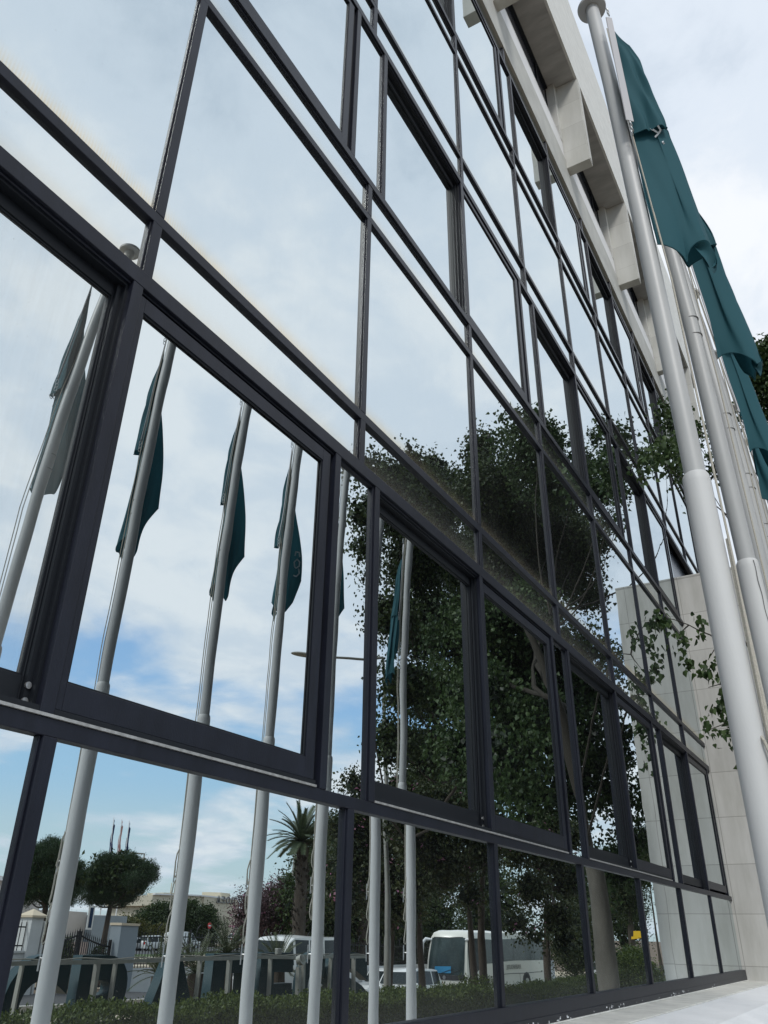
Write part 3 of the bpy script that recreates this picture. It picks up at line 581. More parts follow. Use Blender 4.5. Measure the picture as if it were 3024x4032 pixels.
def clumps(blobs, nc, nl, cr, rng, shell=.55, zs=.8):
    """blobs: (center, radius); nc clumps per m3-ish weight; nl leaves per clump"""
    out = []; vol = np.array([(b[1] if not hasattr(b[1], '__len__') else (b[1][0] * b[1][1] * b[1][2]) ** (1 / 3)) ** 2.3 for b in blobs]); cnt = np.maximum(1, (nc * vol / vol.sum()).astype(int))
    for (c, r), k in zip(blobs, cnt):
        r = np.array(r if hasattr(r, '__len__') else (r, r, r * .92)); v = rng.normal(size=(k, 3)); v /= np.linalg.norm(v, axis=1)[:, None]
        rad = rng.uniform(shell, 1.0, k) ** .8; cs = np.array(c) + v * r * rad[:, None]
        for q_ in cs:
            m_ = max(3, int(nl * rng.uniform(.4, 1.5))); out.append(q_ + rng.normal(size=(m_, 3)) * cr * rng.uniform(.6, 1.3) * np.array([1, 1, zs]))
    return np.concatenate(out)
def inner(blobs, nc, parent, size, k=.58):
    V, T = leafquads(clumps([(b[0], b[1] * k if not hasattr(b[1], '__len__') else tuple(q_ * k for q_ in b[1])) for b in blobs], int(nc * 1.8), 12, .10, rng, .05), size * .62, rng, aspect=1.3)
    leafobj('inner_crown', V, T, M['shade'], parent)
def limbs(mb, base, tips, r0, rng, wob=.12, n=7, r1=.15, m=0):
    for t in tips:
        base_ = Vector(base); t = Vector(t); L_ = (t - base_).length; pts = []
        o1 = Vector(rng.normal(size=3)) * L_ * wob
        for j in range(n + 1):
            s_ = j / n; p = base_.lerp(t, s_) + o1 * math.sin(math.pi * s_) + Vector((0, 0, -.10 * L_ * math.sin(math.pi * s_))) ; pts.append(p)
        mb.tube(pts, [r0 * (1 - s_) + r0 * r1 * s_ for s_ in [j / n for j in range(n + 1)]], 8, m, caps=False)

# --- the big tree by the side wall
rng = np.random.default_rng(3)
base = Vector((12.85, .45, -1.7))
tree = thing('broadleaf_tree', base, 'tall heart-leaved tree by the side wall, branches hanging in front of the stone', 'tree')
mb = MB(); tk = [base, base + Vector((-.02, 0, .8)), base + Vector((.03, -.03, 2.2)), base + Vector((-.05, -.10, 3.6)), base + Vector((-.2, -.35, 5.2)), base + Vector((-.25, -.9, 7.0))]
mb.tube(tk[:4], [.21, .165, .145, .12], 16); mbl = MB(); mbl.tube(tk[3:], [.119, .09, .05], 14)
A = [(RP(1040, 960, 6.4), .40), (RP(1290, 950, 4.9), .25), (RP(1215, 950, 5.5), .3), (RP(1120, 1010, 6.0), .3), (RP(1180, 1020, 5.7), .3), (RP(1305, 1120, 4.9), .3), (RP(1320, 1060, 4.8), .25), (RP(1040, 985, 6.4), .45), (RP(1050, 1060, 6.2), .85), (RP(1110, 1090, 6.0), .65), (RP(1090, 1150, 6.4), 1.0), (RP(1160, 1130, 5.8), .8), (RP(1200, 1010, 5.6), .42), (RP(1225, 1080, 5.4), .62), (RP(1270, 1000, 5.0), .38), (RP(1280, 1060, 5.0), .6), (RP(1210, 1180, 5.4), .9), (RP(1265, 1165, 5.0), .65), (RP(1240, 1240, 5.2), .7), (RP(1150, 1250, 6.2), .9), (RP(1275, 1290, 4.8), .4), (RP(1060, 1230, 6.9), .9)]
Bl = [(RP(1000, 1390, 7.0), .8), (RP(1080, 1420, 6.3), .9), (RP(1150, 1440, 5.8), .9), (RP(1210, 1500, 5.3), .8), (RP(1255, 1480, 5.0), .6), (RP(1120, 1560, 5.8), .8), (RP(1200, 1600, 5.3), .8), (RP(1290, 1500, 4.8), .6), (RP(1290, 1640, 4.9), .6), (RP(1020, 1620, 6.9), .7), (RP(1340, 1600, 4.6), .5), (RP(1350, 1720, 4.5), .5), (RP(1380, 1800, 4.5), .4), (RP(1320, 1420, 4.7), .35), (RP(1240, 1700, 5.2), .6), (RP(1150, 1720, 5.8), .6), (RP(1330, 1880, 4.6), .5), (RP(1400, 1700, 4.3), .3)]
Bl = [(c, r * 1.22) for c, r in Bl] + [(RP(1190, 1370, 5.2), .75), (RP(1130, 1330, 5.4), .8), (RP(1060, 1330, 6.0), .8), (RP(1250, 1400, 4.7), .6), (RP(1100, 1640, 5.2), .7), (RP(1170, 1530, 4.9), .6), (RP(1270, 1570, 4.5), .5), (RP(1040, 1500, 6.0), .8), (RP(1280, 1400, 4.5), .35)]
limbs(mbl, tk[4], [b[0] for b in A[9::4]], .045, rng); mbl.build('limb', M['limb'], tree, smooth=True)
mb.build('trunk', M['palebark'], tree, smooth=True)
P1 = clumps(A, 2300, 32, .12, rng, .35, 1.5); V, T = leafquads(P1, .075, rng, droop=1.3, aspect=1.15, fancy=True); leafobj('crown', V, T, M['leafd'], tree)
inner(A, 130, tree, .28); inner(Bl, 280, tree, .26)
P1 = clumps(Bl, 1800, 26, .13, rng, .3, 1.3); V, T = leafquads(P1, .080, rng, droop=1.6, aspect=1.15, fancy=True); leafobj('hanging_foliage', V, T, M['leaf'], tree)
# branches in front of the stone wall and above it, seen directly past the first pole
Dd = [(DP(1440, 885, 1.55), .20), (DP(1455, 905, 1.6), .26), (DP(1480, 920, 1.5), .34), (DP(1470, 955, 1.55), .30), (DP(1440, 975, 1.6), .24), (DP(1410, 985, 1.6), .18), (DP(1400, 1005, 1.6), .16), (DP(1462, 1005, 1.55), .22), (DP(1490, 985, 1.45), .32), (DP(1490, 1030, 1.5), .2), (DP(1500, 1100, 1.5), .12), (DP(1560, 900, 1.25), .4), (DP(1560, 950, 1.2), .35), (DP(1545, 1000, 1.2), .3), (DP(1390, 1010, 1.62), .08),
      (Vector(ray(1655, 770)) / 3106 * 15.2, .34), (Vector(ray(1660, 800)) / 3106 * 15.2, .4), (Vector(ray(1650, 835)) / 3106 * 15.2, .34), (Vector(ray(1665, 745)) / 3106 * 15.0, .25), (Vector(ray(1700, 800)) / 3106 * 15.2, .9), (Vector(ray(1700, 900)) / 3106 * 15.2, .9)]
mb = MB()
limbs(mb, tk[4] + Vector((0, .1, 1.2)), [Dd[2][0], Dd[5][0], Dd[8][0]], .02, rng, .05); limbs(mb, tk[4] + Vector((0, 0, 1.5)), [Dd[11][0], Dd[13][0], Dd[16][0], Dd[19][0]], .02, rng, .05)
mb.build('branch', M['limb'], tree, smooth=True)
P1 = clumps(Dd, 520, 26, .10, rng, .1, 1.0); V, T = leafquads(P1, .080, rng, droop=1.0, aspect=1.2, fancy=True); leafobj('upper_foliage', V, T, M['leaf'], tree)
# thin twigs with single leaf bunches in front of the wall
X0 = 12.4
start = DX(1553, 1386, X0)
tw = [[start, DX(1535, 1372, 12.2), DX(1510, 1362, 12.0), DX(1488, 1350, 11.8), DX(1455, 1338, 11.6), DX(1430, 1335, 11.5)], [start, DX(1545, 1400, 12.3), DX(1530, 1425, 12.2)], [DX(1488, 1350, 11.8), DX(1475, 1362, 11.8), DX(1462, 1380, 11.8)],
      [DX(1580, 1480, 12.2), DX(1555, 1478, 12.2), DX(1530, 1485, 12.1)], [DX(1600, 1560, 12.3), DX(1570, 1562, 12.3), DX(1535, 1575, 12.2)], [DX(1600, 1640, 12.3), DX(1598, 1625, 12.3)]]
mb = MB()
for t in tw: mb.tube(t, [.012 * (1 - .6 * j / (len(t) - 1)) for j in range(len(t))], 6)
mb.tube([tk[3], start + Vector((.1, -.3, .1)), start], [.02, .014, .01], 6); mb.tube([tk[3] + Vector((0, 0, -.8)), DX(1600, 1500, 12.4), DX(1580, 1480, 12.2)], [.02, .014, .01], 6)
mb.build('twig', M['limb'], tree, smooth=True)
bun = [(1430, 1338, 11.5, 9), (1415, 1345, 11.5, 9), (1440, 1350, 11.5, 10), (1425, 1325, 11.5, 6), (1468, 1375, 11.8, 8), (1462, 1395, 11.8, 6), (1480, 1425, 12.0, 9), (1488, 1440, 12, 6), (1508, 1335, 12.0, 6), (1512, 1350, 12.0, 6), (1508, 1368, 12, 5), (1385, 1420, 11.6, 5), (1380, 1400, 11.6, 6), (1528, 1440, 12.2, 8), (1540, 1432, 12.2, 6), (1522, 1450, 12.2, 8), (1535, 1460, 12.2, 10), (1510, 1455, 12.1, 5), (1565, 1450, 12.3, 6), (1566, 1475, 12.3, 7),
       (1570, 1500, 12.3, 8), (1555, 1515, 12.3, 8), (1545, 1530, 12.3, 7), (1560, 1540, 12.3, 9), (1575, 1530, 12.3, 9), (1585, 1550, 12.3, 8), (1535, 1555, 12.2, 7), (1525, 1572, 12.2, 7), (1570, 1575, 12.3, 10), (1585, 1590, 12.4, 8), (1580, 1520, 12.4, 8), (1540, 1590, 12.2, 5), (1606, 1640, 12.4, 5), (1590, 1610, 12.4, 4)]
pts = []
for u_, v_, X_, n_ in bun:
    c = np.array(DX(u_, v_, X_)); pts.append(c + rng.normal(size=(int(n_ * 1.5), 3)) * .05)
pts = np.concatenate(pts); V, T = leafquads(pts, .095, rng, droop=2.2, aspect=1.2, fancy=True); leafobj('foliage', V, T, M['leaf'], tree)

def mktree(name, label, base, blobs, trunk, r0, lm, bm, nc, nl, ls, rng, group=None, cat='tree', shell=.4, cr=.3, droop=.6, aspect=1.5, flowers=None, tips=None):
    t = thing(name, Vector(base), label, cat, group)
    mb = MB(); mb.tube(trunk, [r0 * (1 - .55 * j / (len(trunk) - 1)) for j in range(len(trunk))], 12)
    limbs(mb, trunk[-1], [b[0] for b in blobs if (b[1] if not hasattr(b[1], '__len__') else 1) > .48], r0 * .42, rng); mb.build('trunk', bm, t, smooth=True)
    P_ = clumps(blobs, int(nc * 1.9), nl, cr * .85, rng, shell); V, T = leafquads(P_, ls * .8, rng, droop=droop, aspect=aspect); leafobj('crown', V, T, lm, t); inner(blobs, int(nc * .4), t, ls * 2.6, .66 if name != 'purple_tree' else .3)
    if flowers:
        F_ = clumps(blobs, flowers[0], flowers[1], .10, rng, .85); V, T = leafquads(F_, flowers[2], rng, droop=0, aspect=2); leafobj('blossom', V, T, M['flower'], t)
    return t
# tree B: dark tree left of it
b = Vector(RP(1046, 2116, 10.9)); b.z = gh(b.x, 10.9) - .1
BB = [(RP(800, 1110, 8.6), .5), (RP(790, 1010, 9.0), .42), (RP(835, 1020, 9), .45), (RP(880, 995, 9), .40), (RP(925, 1010, 9), .45), (RP(960, 1040, 9), .6), (RP(850, 1060, 9), .7), (RP(900, 1060, 9), .8), (RP(860, 1110, 9), .9), (RP(930, 1110, 9.2), 1.1), (RP(1000, 1080, 9.2), .8), (RP(900, 1220, 9.3), 1.1), (RP(980, 1200, 9.5), 1.1), (RP(850, 1330, 9.2), .7), (RP(920, 1350, 9.3), 1.0), (RP(800, 1185, 8.6), .3), (RP(790, 1240, 8.7), .2), (RP(782, 1110, 8.6), .22), (RP(778, 1170, 8.6), .2), (RP(1000, 1330, 9.5), 1.0)]
BB2 = [(RP(880, 1480, 9.5), .8), (RP(950, 1500, 9.8), 1.0), (RP(860, 1600, 9.8), .7), (RP(930, 1620, 10), .9), (RP(1000, 1500, 9.6), .9), (RP(1010, 1620, 9.8), .8), (RP(1090, 1680, 9.6), .8)]
mktree('dark_tree', 'dense dark tree beside the tall one, its ragged top reaching over the narrow window', b, BB + BB2, [b, b + Vector((0, 0, 2)), b + Vector((-.9, .6, 4.4)), b + Vector((-2.2, 1.2, 7))], .12, M['leafd'], M['bark'], 1500, 27, .125, rng, shell=.25, cr=.24, droop=1.2, aspect=1.3)
# orchid trees with pink flowers
def orchid(px_, lab, yv, blobs, lean, r0, nc=420, lm='leafb', fl=(34, 5, .11)):
    b = Vector(RP(*px_, yv)); b.z = gh(b.x, yv) - .1
    tr = [b, b + Vector((lean * .4, 0, 1.2)), b + Vector((lean, 0, 2.5)), b + Vector((lean * 1.6, .1, 3.6))]
    return mktree('orchid_tree', lab, b, blobs, tr, r0, M[lm], M['bark'], nc, 26, .14, rng, 'orchid trees with pink blossom along the street', shell=.2, cr=.26, flowers=fl)
orchid((1030, 2116), 'leaning twin-trunk orchid tree directly in front of the bus', 10.6, [(RP(920, 1830, 11), .8), (RP(970, 1850, 10.5), .7), (RP(1000, 1770, 10.5), .8), (RP(940, 1750, 11), .9), (RP(1040, 1840, 10.4), .6), (RP(880, 1780, 11.2), .6), (RP(1060, 1780, 10.5), .7), (RP(900, 1900, 11), .45), (RP(1020, 1930, 10.4), .35)], -.25, .12)
b = Vector(RP(1035, 2116, 10.9)); b.z = -3
orchid((1180, 2100), 'thick dark orchid tree right of the bus, leaves hanging over its windows', 10.2, [(RP(1120, 1820, 10.5), .8), (RP(1180, 1850, 10), .7), (RP(1230, 1800, 10), .7), (RP(1150, 1920, 10), .55), (RP(1230, 1900, 9.6), .6), (RP(1120, 1990, 9.8), .28), (RP(1150, 2020, 9.8), .25), (RP(1210, 1980, 9.6), .5), (RP(1180, 1780, 10.2), .8), (RP(1220, 2040, 9.5), .3)], .3, .15)
orchid((845, 2105), 'slender blossoming orchid tree behind the far lamp post', 14.5, [(RP(770, 1870, 15), .9), (RP(800, 1800, 15), 1.0), (RP(760, 1780, 15), .8), (RP(850, 1800, 14.5), 1.1), (RP(850, 1900, 14.5), 1.0), (RP(810, 1920, 15), .8), (RP(765, 1690, 15), .55), (RP(870, 1700, 14.5), .9), (RP(790, 1730, 15), .7), (RP(745, 1940, 15), .7)], .2, .12, 420, fl=(60, 6, .14))
orchid((915, 2105), 'orchid tree in leaf between the lamp post and the bus', 14, [(RP(900, 1700, 14), 1.0), (RP(950, 1700, 14), 1.1), (RP(900, 1860, 14), 1.1), (RP(960, 1880, 14), .9), (RP(870, 1950, 14), .8), (RP(1000, 1700, 13.5), 1.1)], -.2, .13, 380, fl=(30, 5, .12))
# second row: dark evergreen screen across the street
def crownrow(name, lab, spots, yv, lm, ls, nc, group, zb=None, cat='tree', cr=.5, nl=26, fl=None):
    for k_, (u_, v_, r) in enumerate(spots):
        c = RP(u_, v_, yv); g_ = gh(c.x, yv); bb = Vector((c.x, c.y, g_))
        bl = [(c, r), (c + Vector((r * .7, 0, -r * .5)), r * .7), (c + Vector((-r * .7, .1, -r * .5)), r * .7), (c + Vector((0, 0, -r * 1.1)), r * .9), (c + Vector((r * .3, 0, r * .5)), r * .55)]
        mktree(name, lab[k_], bb, bl, [bb, bb.lerp(c, .5), c], max(.08, r * .09), lm, M['bark'], nc, nl, ls, rng, group, cat, .35, cr, .3, 1.8, flowers=fl)
crownrow('evergreen_tree', ['dark evergreen right behind the palm trunk', 'dark evergreen left of the second palm', 'dark evergreen above the far white car', 'dark evergreen behind the bus mirrors', 'dark evergreen behind the rear of the bus', 'shaded evergreen behind the hanging orchid leaves', 'evergreen showing bright gaps beside the stone wall reflection'],
         [(705, 1900, 2.6), (750, 1850, 3.0), (830, 1960, 3.0), (920, 1990, 3.0), (1060, 1940, 4.0), (1240, 1920, 4.5), (1345, 1935, 4.0)], 31, M['leafd'], .30, 330, 'evergreens across the street')
crownrow('street_tree', ['green street tree left of the big trunk, low over the bushes', 'green street tree right of the big trunk above the yellow sign', 'sparse tree between the big trunk and the stone wall reflection'],
         [(1240, 2000, 1.4), (1352, 1880, 1.8), (1400, 1820, 1.3)], 17, M['leafb'], .17, 420, 'small trees down the street')
crownrow('purple_tree', ['purple-brown tree beside the cream office block', 'purple-brown tree left of the tall thin lamp', 'brown twiggy tree under the palm fronds', 'brown twiggy tree at the foot of the tall lamp'], [(548, 1960, 1.1), (582, 1955, 1.3), (612, 1935, 1.2), (640, 1970, 1.3)], 34, M['pinkt'], .18, 260, 'purple-brown trees by the fence', cr=.35, nl=16, fl=(30, 5, .16))

# palms
def palm(label, c, base, n, L_, rng, shag=True):
    t = thing('palm_tree', base, label, 'palm', 'palms across the street')
    mb = MB(); k = 14; pts = [Vector(base).lerp(c, j / k) for j in range(k + 1)]; mb.tube(pts, [.34 + .03 * (j % 2) for j in range(k + 1)], 14)
    for j in range(170):                              # stubs of old fronds
        s_ = rng.uniform(.03, 1); p = Vector(base).lerp(c, s_); an = rng.uniform(0, 6.28); o1 = Vector((math.cos(an), math.sin(an), 0)); mb.add([p + o1 * .3 + Vector((0, 0, -.1)), p + o1 * .52 + Vector((-o1.y * .05, o1.x * .05, .16)), p + o1 * .36 + Vector((0, 0, .12)), p + o1 * .5 + Vector((o1.y * .07, -o1.x * .07, .1))], [(0, 1, 2), (0, 2, 3)])
    mb.build('trunk', M['bark'], t)
    for i in range(n):
        an = 6.283 * i / n + rng.uniform(-.2, .2); el = rng.uniform(-.15, 1.45); LL = L_ * rng.uniform(.8, 1.1)
        d = Vector((math.cos(an) * math.cos(el), math.sin(an) * math.cos(el), math.sin(el))); mbf = MB(); pts = []; p = Vector(c); v = d.copy(); st = LL / 10
        for j in range(11): pts.append(p.copy()); p = p + v * st; v = (v + Vector((0, 0, -.085))).normalized()
        mbf.tube(pts, [.03 * (1 - j / 11) + .004 for j in range(11)], 4, caps=False)
        for j in range(2, 60):
            s_ = j / 60 * 10; a_ = int(s_); q_ = pts[a_].lerp(pts[min(10, a_ + 1)], s_ - a_); tt = (pts[min(10, a_ + 1)] - pts[a_]).normalized() if a_ < 10 else v
            sd = tt.cross(Vector((0, 0, 1))).normalized()
            for sg in (-1, 1):
                ll = .52 * LL / 2.6 * (1 - abs(j / 60 - .45) * .9); e = (sd * sg + tt * .9 + Vector((0, 0, .25))).normalized(); e = e * ll + Vector((0, 0, -.06 * ll)); wd = tt * .030
                mbf.add([q_ - wd, q_ + wd, q_ + e], [(0, 1, 2)])
        mbf.build('frond', M['palm'], t)
    return t
c = RP(662, 1818, 28.5); palm('shaggy palm with upright fronds left of the window mullion', c, Vector((c.x + .1, c.y, gh(c.x, 28.5))), 54, 2.3, rng)
c = RP(790, 1905, 29); palm('second palm, its trunk half lost among dark trees', c, Vector((c.x, c.y, gh(c.x, 29))), 24, 2.4, rng)

# stone pines in front of the white house
for lab, cx, cy, yv, r, bx in (('left umbrella pine in front of the flat-roofed house', 112, 1885, 29, (1.85, 1.6, 1.22), (122, 2000)), ('right round-headed pine with a bare leaning trunk', 260, 1890, 29, (1.5, 1.4, 1.2), (222, 2010))):
    c = RP(cx, cy, yv); b = RP(*bx, yv); b.z = -1.8
    t = thing('umbrella_pine', b, lab, 'tree', 'umbrella pines by the white house')
    mb = MB(); mb.tube([b, b.lerp(c, .35) + Vector((.12, 0, 0)), b.lerp(c, .7), c], [.15, .12, .10, .05], 10); bl = []
    for j in range(24):
        v = Vector(rng.normal(size=3)).normalized(); v.z = v.z * .95 - .1; k_ = rng.uniform(.5, .92); bl.append((c + Vector((v.x * r[0] * k_, v.y * r[1] * k_, v.z * r[2] * k_)), rng.uniform(.36, .66)))
    limbs(mb, b.lerp(c, .7), [q_[0] for q_ in bl[:10]], .04, rng); mb.build('trunk', M['bark'], t, smooth=True)
    P_ = clumps(bl, 1700, 60, .09, rng, .5); V, T = leafquads(P_, .09, rng, droop=-1.5, aspect=5); leafobj('crown', V, T, M['pine'], t)
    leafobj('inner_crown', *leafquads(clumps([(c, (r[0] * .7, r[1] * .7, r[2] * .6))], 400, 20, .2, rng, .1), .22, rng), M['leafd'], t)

# hedges: dark core with thousands of small leaves
def hedge(label, x0, x1, v0, v1, zt0, zt1, zb_, rng, n, rnd_=False):
    t = thing('hedge', Vector(((x0 + x1) / 2, M2 - (v0 + v1) / 2, zb_)), label, 'hedge', 'clipped hedges')
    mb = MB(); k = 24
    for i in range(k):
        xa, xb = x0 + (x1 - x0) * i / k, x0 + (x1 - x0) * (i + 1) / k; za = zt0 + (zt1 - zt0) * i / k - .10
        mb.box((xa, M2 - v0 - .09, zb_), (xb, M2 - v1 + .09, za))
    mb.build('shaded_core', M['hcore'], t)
    xs = rng.uniform(x0, x1, n); ys = rng.uniform(v0, v1, n); face = rng.uniform(0, 1, n)
    zt_ = zt0 + (zt1 - zt0) * (xs - x0) / (x1 - x0) + .05 * np.sin(xs * 2.3) + .03 * np.sin(xs * 7.1 + 1); zz_ = rng.uniform(zb_, 0, n)
    top = face < .5; z = np.where(top, zt_ + rng.normal(0, .035, n) + np.abs(rng.normal(0, .03, n)), zb_ + (zt_ - zb_) * rng.uniform(0, 1, n) ** .6)
    y = np.where(top, ys, np.where(face < .95, v0 + rng.normal(0, .03, n), v1))
    en = rng.uniform(0, 1, n) < .05; xs = np.where(en, rng.choice([x0, x1], n) + rng.normal(0, .03, n), xs); y = np.where(en, ys, y)
    P_ = np.stack([xs, M2 - y, z], 1); V, T = leafquads(P_, .055, rng, droop=-1.2, aspect=1.7); leafobj('foliage', V, T, M['hedge'], t); return t
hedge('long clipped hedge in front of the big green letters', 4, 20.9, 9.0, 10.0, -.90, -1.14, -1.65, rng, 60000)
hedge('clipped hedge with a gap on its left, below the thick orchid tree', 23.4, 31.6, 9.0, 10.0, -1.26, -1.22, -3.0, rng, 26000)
c = RP(1395, 2105, 9.3)
t = thing('round_bush', Vector((35.6, M2 - 9.4, -3.0)), 'dark rounded bush beside the stone wall reflection, under the yellow sign', 'bush')
leafobj('foliage', *leafquads(clumps([(Vector((35.4, M2 - 9.4, -1.45)), (1.9, .9, 1.15)), (Vector((34.4, M2 - 9.4, -1.9)), (.9, .8, 1.0))], 900, 30, .12, rng, .75), .07, rng), M['hedge'], t)
leafobj('inner_foliage', *leafquads(clumps([(Vector((35.4, M2 - 9.4, -1.6)), (1.6, .7, 1.0))], 300, 20, .25, rng, .1), .2, rng), M['leafd'], t)
# cycads behind the letters
for lab, u_, v_, n in (('spiky cycad behind the letters, just left of the third pole', 497, 2060, 46), ('spiky cycad seen through the letters P and A', 352, 2105, 36), ('cycad with arching leaves behind the letter E', 608, 2085, 40), ('cycad close under the double-stem letter', 430, 2100, 36)):
    c = RP(u_, v_, 13.4); b = Vector((c.x, c.y, gh(c.x, 13.4))); t = thing('cycad', b, lab, 'cycad', 'cycads behind the letters'); mb = MB(); mb.tube([b, c], [.2, .16], 10); mb.build('stem', M['bark'], t)
    mb = MB()
    for i in range(n):
        an = rng.uniform(0, 6.28); el = rng.uniform(-.1, 1.3); v = Vector((math.cos(an) * math.cos(el), math.sin(an) * math.cos(el), math.sin(el))); p = Vector(c); pts = []
        for j in range(8): pts.append(p.copy()); p = p + v * .12; v = (v + Vector((0, 0, -.11))).normalized()
        for j in range(1, 22):
            s_ = j / 22 * 7; a_ = int(s_); q_ = pts[a_].lerp(pts[a_ + 1], s_ - a_) if a_ < 7 else pts[7]; tt = (pts[min(7, a_ + 1)] - pts[max(0, a_ - 1)]).normalized(); sd = tt.cross(Vector((0, 0, 1))).normalized()
            for sg in (-1, 1): mb.add([q_ - tt * .01, q_ + tt * .01, q_ + (sd * sg + tt * .8).normalized() * .15 * (1 - abs(j / 22 - .4))], [(0, 1, 2)])
        mb.tube(pts, .008, 3, caps=False)
    mb.build('frond', M['cyc'], t)

# ------------------------------------------------------------------ the big letters, seen from behind in the mirror
YL = M2 - 11.8
sg = thing('letter_sign', Vector((12.5, YL, -1.8)), 'row of big dark green metal letters on an aluminium rail behind the hedge', 'sign')
def letter(s_, uL, uR, vT, hh=1.5, font_w=None):
    a = RP(uL, 2070, 11.8); b = RP(uR, 2070, 11.8); tp = RP((uL + uR) / 2, vT, 11.8)
    w_ = b.x - a.x; z1 = tp.z; z0 = z1 - hh
    cu = bpy.data.curves.new('letter', 'FONT'); cu.body = s_; cu.size = 1; cu.extrude = .11; cu.offset = .05; cu.resolution_u = 6
    t = bpy.data.objects.new('tmp', cu); COL.objects.link(t); bpy.context.view_layer.update(); me = bpy.data.meshes.new_from_object(t); bpy.data.objects.remove(t)
    vs = np.zeros(len(me.vertices) * 3); me.vertices.foreach_get('co', vs); vs = vs.reshape(-1, 3); mn = vs.min(0); mx = vs.max(0)
    ext = np.stack([(a.x + (vs[:, 0] - mn[0]) / (mx[0] - mn[0]) * w_), YL + vs[:, 2], z0 + (vs[:, 1] - mn[1]) / (mx[1] - mn[1]) * (z1 - z0)], 1) - np.array(WL[sg.name])
    me.vertices.foreach_set('co', ext.ravel()); me.materials.clear(); me.materials.append(M['sign']); me.materials.append(M['signside']); me.update()
    for p in me.polygons: p.material_index = 0 if abs(p.normal.y) > .6 else 1
    o = bpy.data.objects.new('letter', me); COL.objects.link(o); o.parent = sg
for s_, uL, uR, vT in (('C', 20, 152, 2058), ('P', 172, 280, 2059), ('A', 306, 448, 2058), ('Π', 458, 548, 2058), ('E', 562, 632, 2056), ('C', 648, 700, 2052), ('S', 704, 790, 2052)):
    letter(s_, uL, uR, vT)
mb = MB(); yr = M2 - 11.45; pa = RP(14, 2078, 11.45); pb = RP(790, 2053, 11.45); pb.z = pa.z + .02
mb.box((pa.x, yr - .02, pa.z - .03), (pb.x, yr + .02, pa.z + .03)); mb.build('rail', M['rail'], sg)
for u_ in (60, 218, 258, 440, 504, 545, 592, 662, 722, 768):
    p = RP(u_, 2078, 11.45); wd = .035 if u_ in (218, 545 - 41, 662) else .016
    mb = MB(); mb.box((p.x - wd, yr - .07, -1.9), (p.x + wd, yr + .015, pa.z - .031)); mb.build('post', M['rail'], sg)
mb = MB(); mb.tube([Vector((pa.x + (pb.x - pa.x) * j / 60, yr + .012 * math.sin(j * 1.3), pa.z + .045 + .012 * math.sin(j * .9))) for j in range(61)], .010, 5); mb.build('cable', M['rope'], sg, smooth=True)
# flood lamps on the hedge side of the sign
for lab, u_, v_ in (('round-headed flood lamp on a short aluminium post beside the fourth flagpole reflection', 654, 2072), ('small square junction box clamped on the letter rail', 607, 2054)):
    p = RP(u_, v_, 11.2); t = thing('flood_lamp' if 'flood' in lab else 'junction_box', p, lab, 'lamp' if 'flood' in lab else 'box')
    if 'flood' in lab:
        mb = MB(); mb.tube([p + Vector((0, -.05, .0)), p + Vector((0, .06, .03))], [.09, .10], 20); mb.tube([p + Vector((0, .06, .03)), p + Vector((0, .075, .03))], [.085, .05], 20); mb.build('head', M['rail'], t)
        mb = MB(); mb.box((p.x - .10, p.y - .04, -1.9), (p.x - .02, p.y + .04, p.z - .12)); mb.tube([p + Vector((-.06, 0, -.12)), p + Vector((-.05, .01, -.02)), p + Vector((0, 0, 0))], .012, 6); mb.build('post', M['rail'], t)
    else:
        mb = MB(); mb.box((p.x - .07, p.y - .03, p.z - .05), (p.x + .07, p.y + .05, p.z + .06)); mb.build('body', M['rail'], t, bevel=.01); mb = MB(); mb.box((p.x - .06, p.y + .05, p.z - .04), (p.x + .06, p.y + .058, p.z + .05)); mb.build('lid', M['galv'], t)

# ------------------------------------------------------------------ boundary: wall, pillars, gate, railings (about 25 m behind the glass plane)
VW = 25.0; YW = M2 - VW
def wx(u_, v_=2050, yv=VW): return RP(u_, v_, yv).x
def hz(v_, u_=150, yv=VW): return RP(u_, v_, yv).z
mb = MB(); mb.box((8, YW - .25, -2.0), (wx(70), YW, hz(2053))); mb.box((7.9, YW - .3, hz(2053) - .0), (wx(70), YW + .05, hz(2053) + .06))
o = mb.build('boundary_wall', M['white'], loc=(10, YW, -1.8)); tag(o, 'white rendered street wall left of the gate, carrying tall railings', 'wall')
x0, x1 = wx(62), wx(104); z1 = RP(88, 1980, VW).z; z0 = -1.85
pl = thing('gate_pillar', Vector((x0, YW, z0)), 'white gate pillar with a cream pyramid cap and a dark slot', 'pillar')
mb = MB(); xm = x0 + (x1 - x0) * .62; mb.box((x0, YW - .55, z0), (xm, YW + .1, z1)); mb.box((xm + .22, YW - .5, z0), (x1, YW - .1, z1 - .1)); mb.box((xm, YW - .55, z0), (x1, YW - .2, z0 + 1.35)); mb.box((xm, YW - .5, z1 - .25), (x1, YW - .15, z1 - .1)); mb.build('shaft', M['white'], pl)
mb = MB(); xa, xb, ya, yb2, zc_ = x0 - .07, xm + .08, YW - .62, YW + .17, z1 + .0
mb.add([(xa, ya, zc_), (xb, ya, zc_), (xb, yb2, zc_), (xa, yb2, zc_), (xa, ya, zc_ + .06), (xb, ya, zc_ + .06), (xb, yb2, zc_ + .06), (xa, yb2, zc_ + .06), ((xa + xb) / 2, (ya + yb2) / 2, zc_ + .26)],
       [(0, 3, 2, 1), (0, 1, 5, 4), (1, 2, 6, 5), (2, 3, 7, 6), (3, 0, 4, 7), (4, 5, 8), (5, 6, 8), (6, 7, 8), (7, 4, 8)]); mb.build('cap', M['cap'], pl)
mb = MB(); mb.box((xm, YW - .45, z0 + 1.35), (xm + .22, YW - .3, z1 - .25)); mb.build('slot', M['trim'], pl)
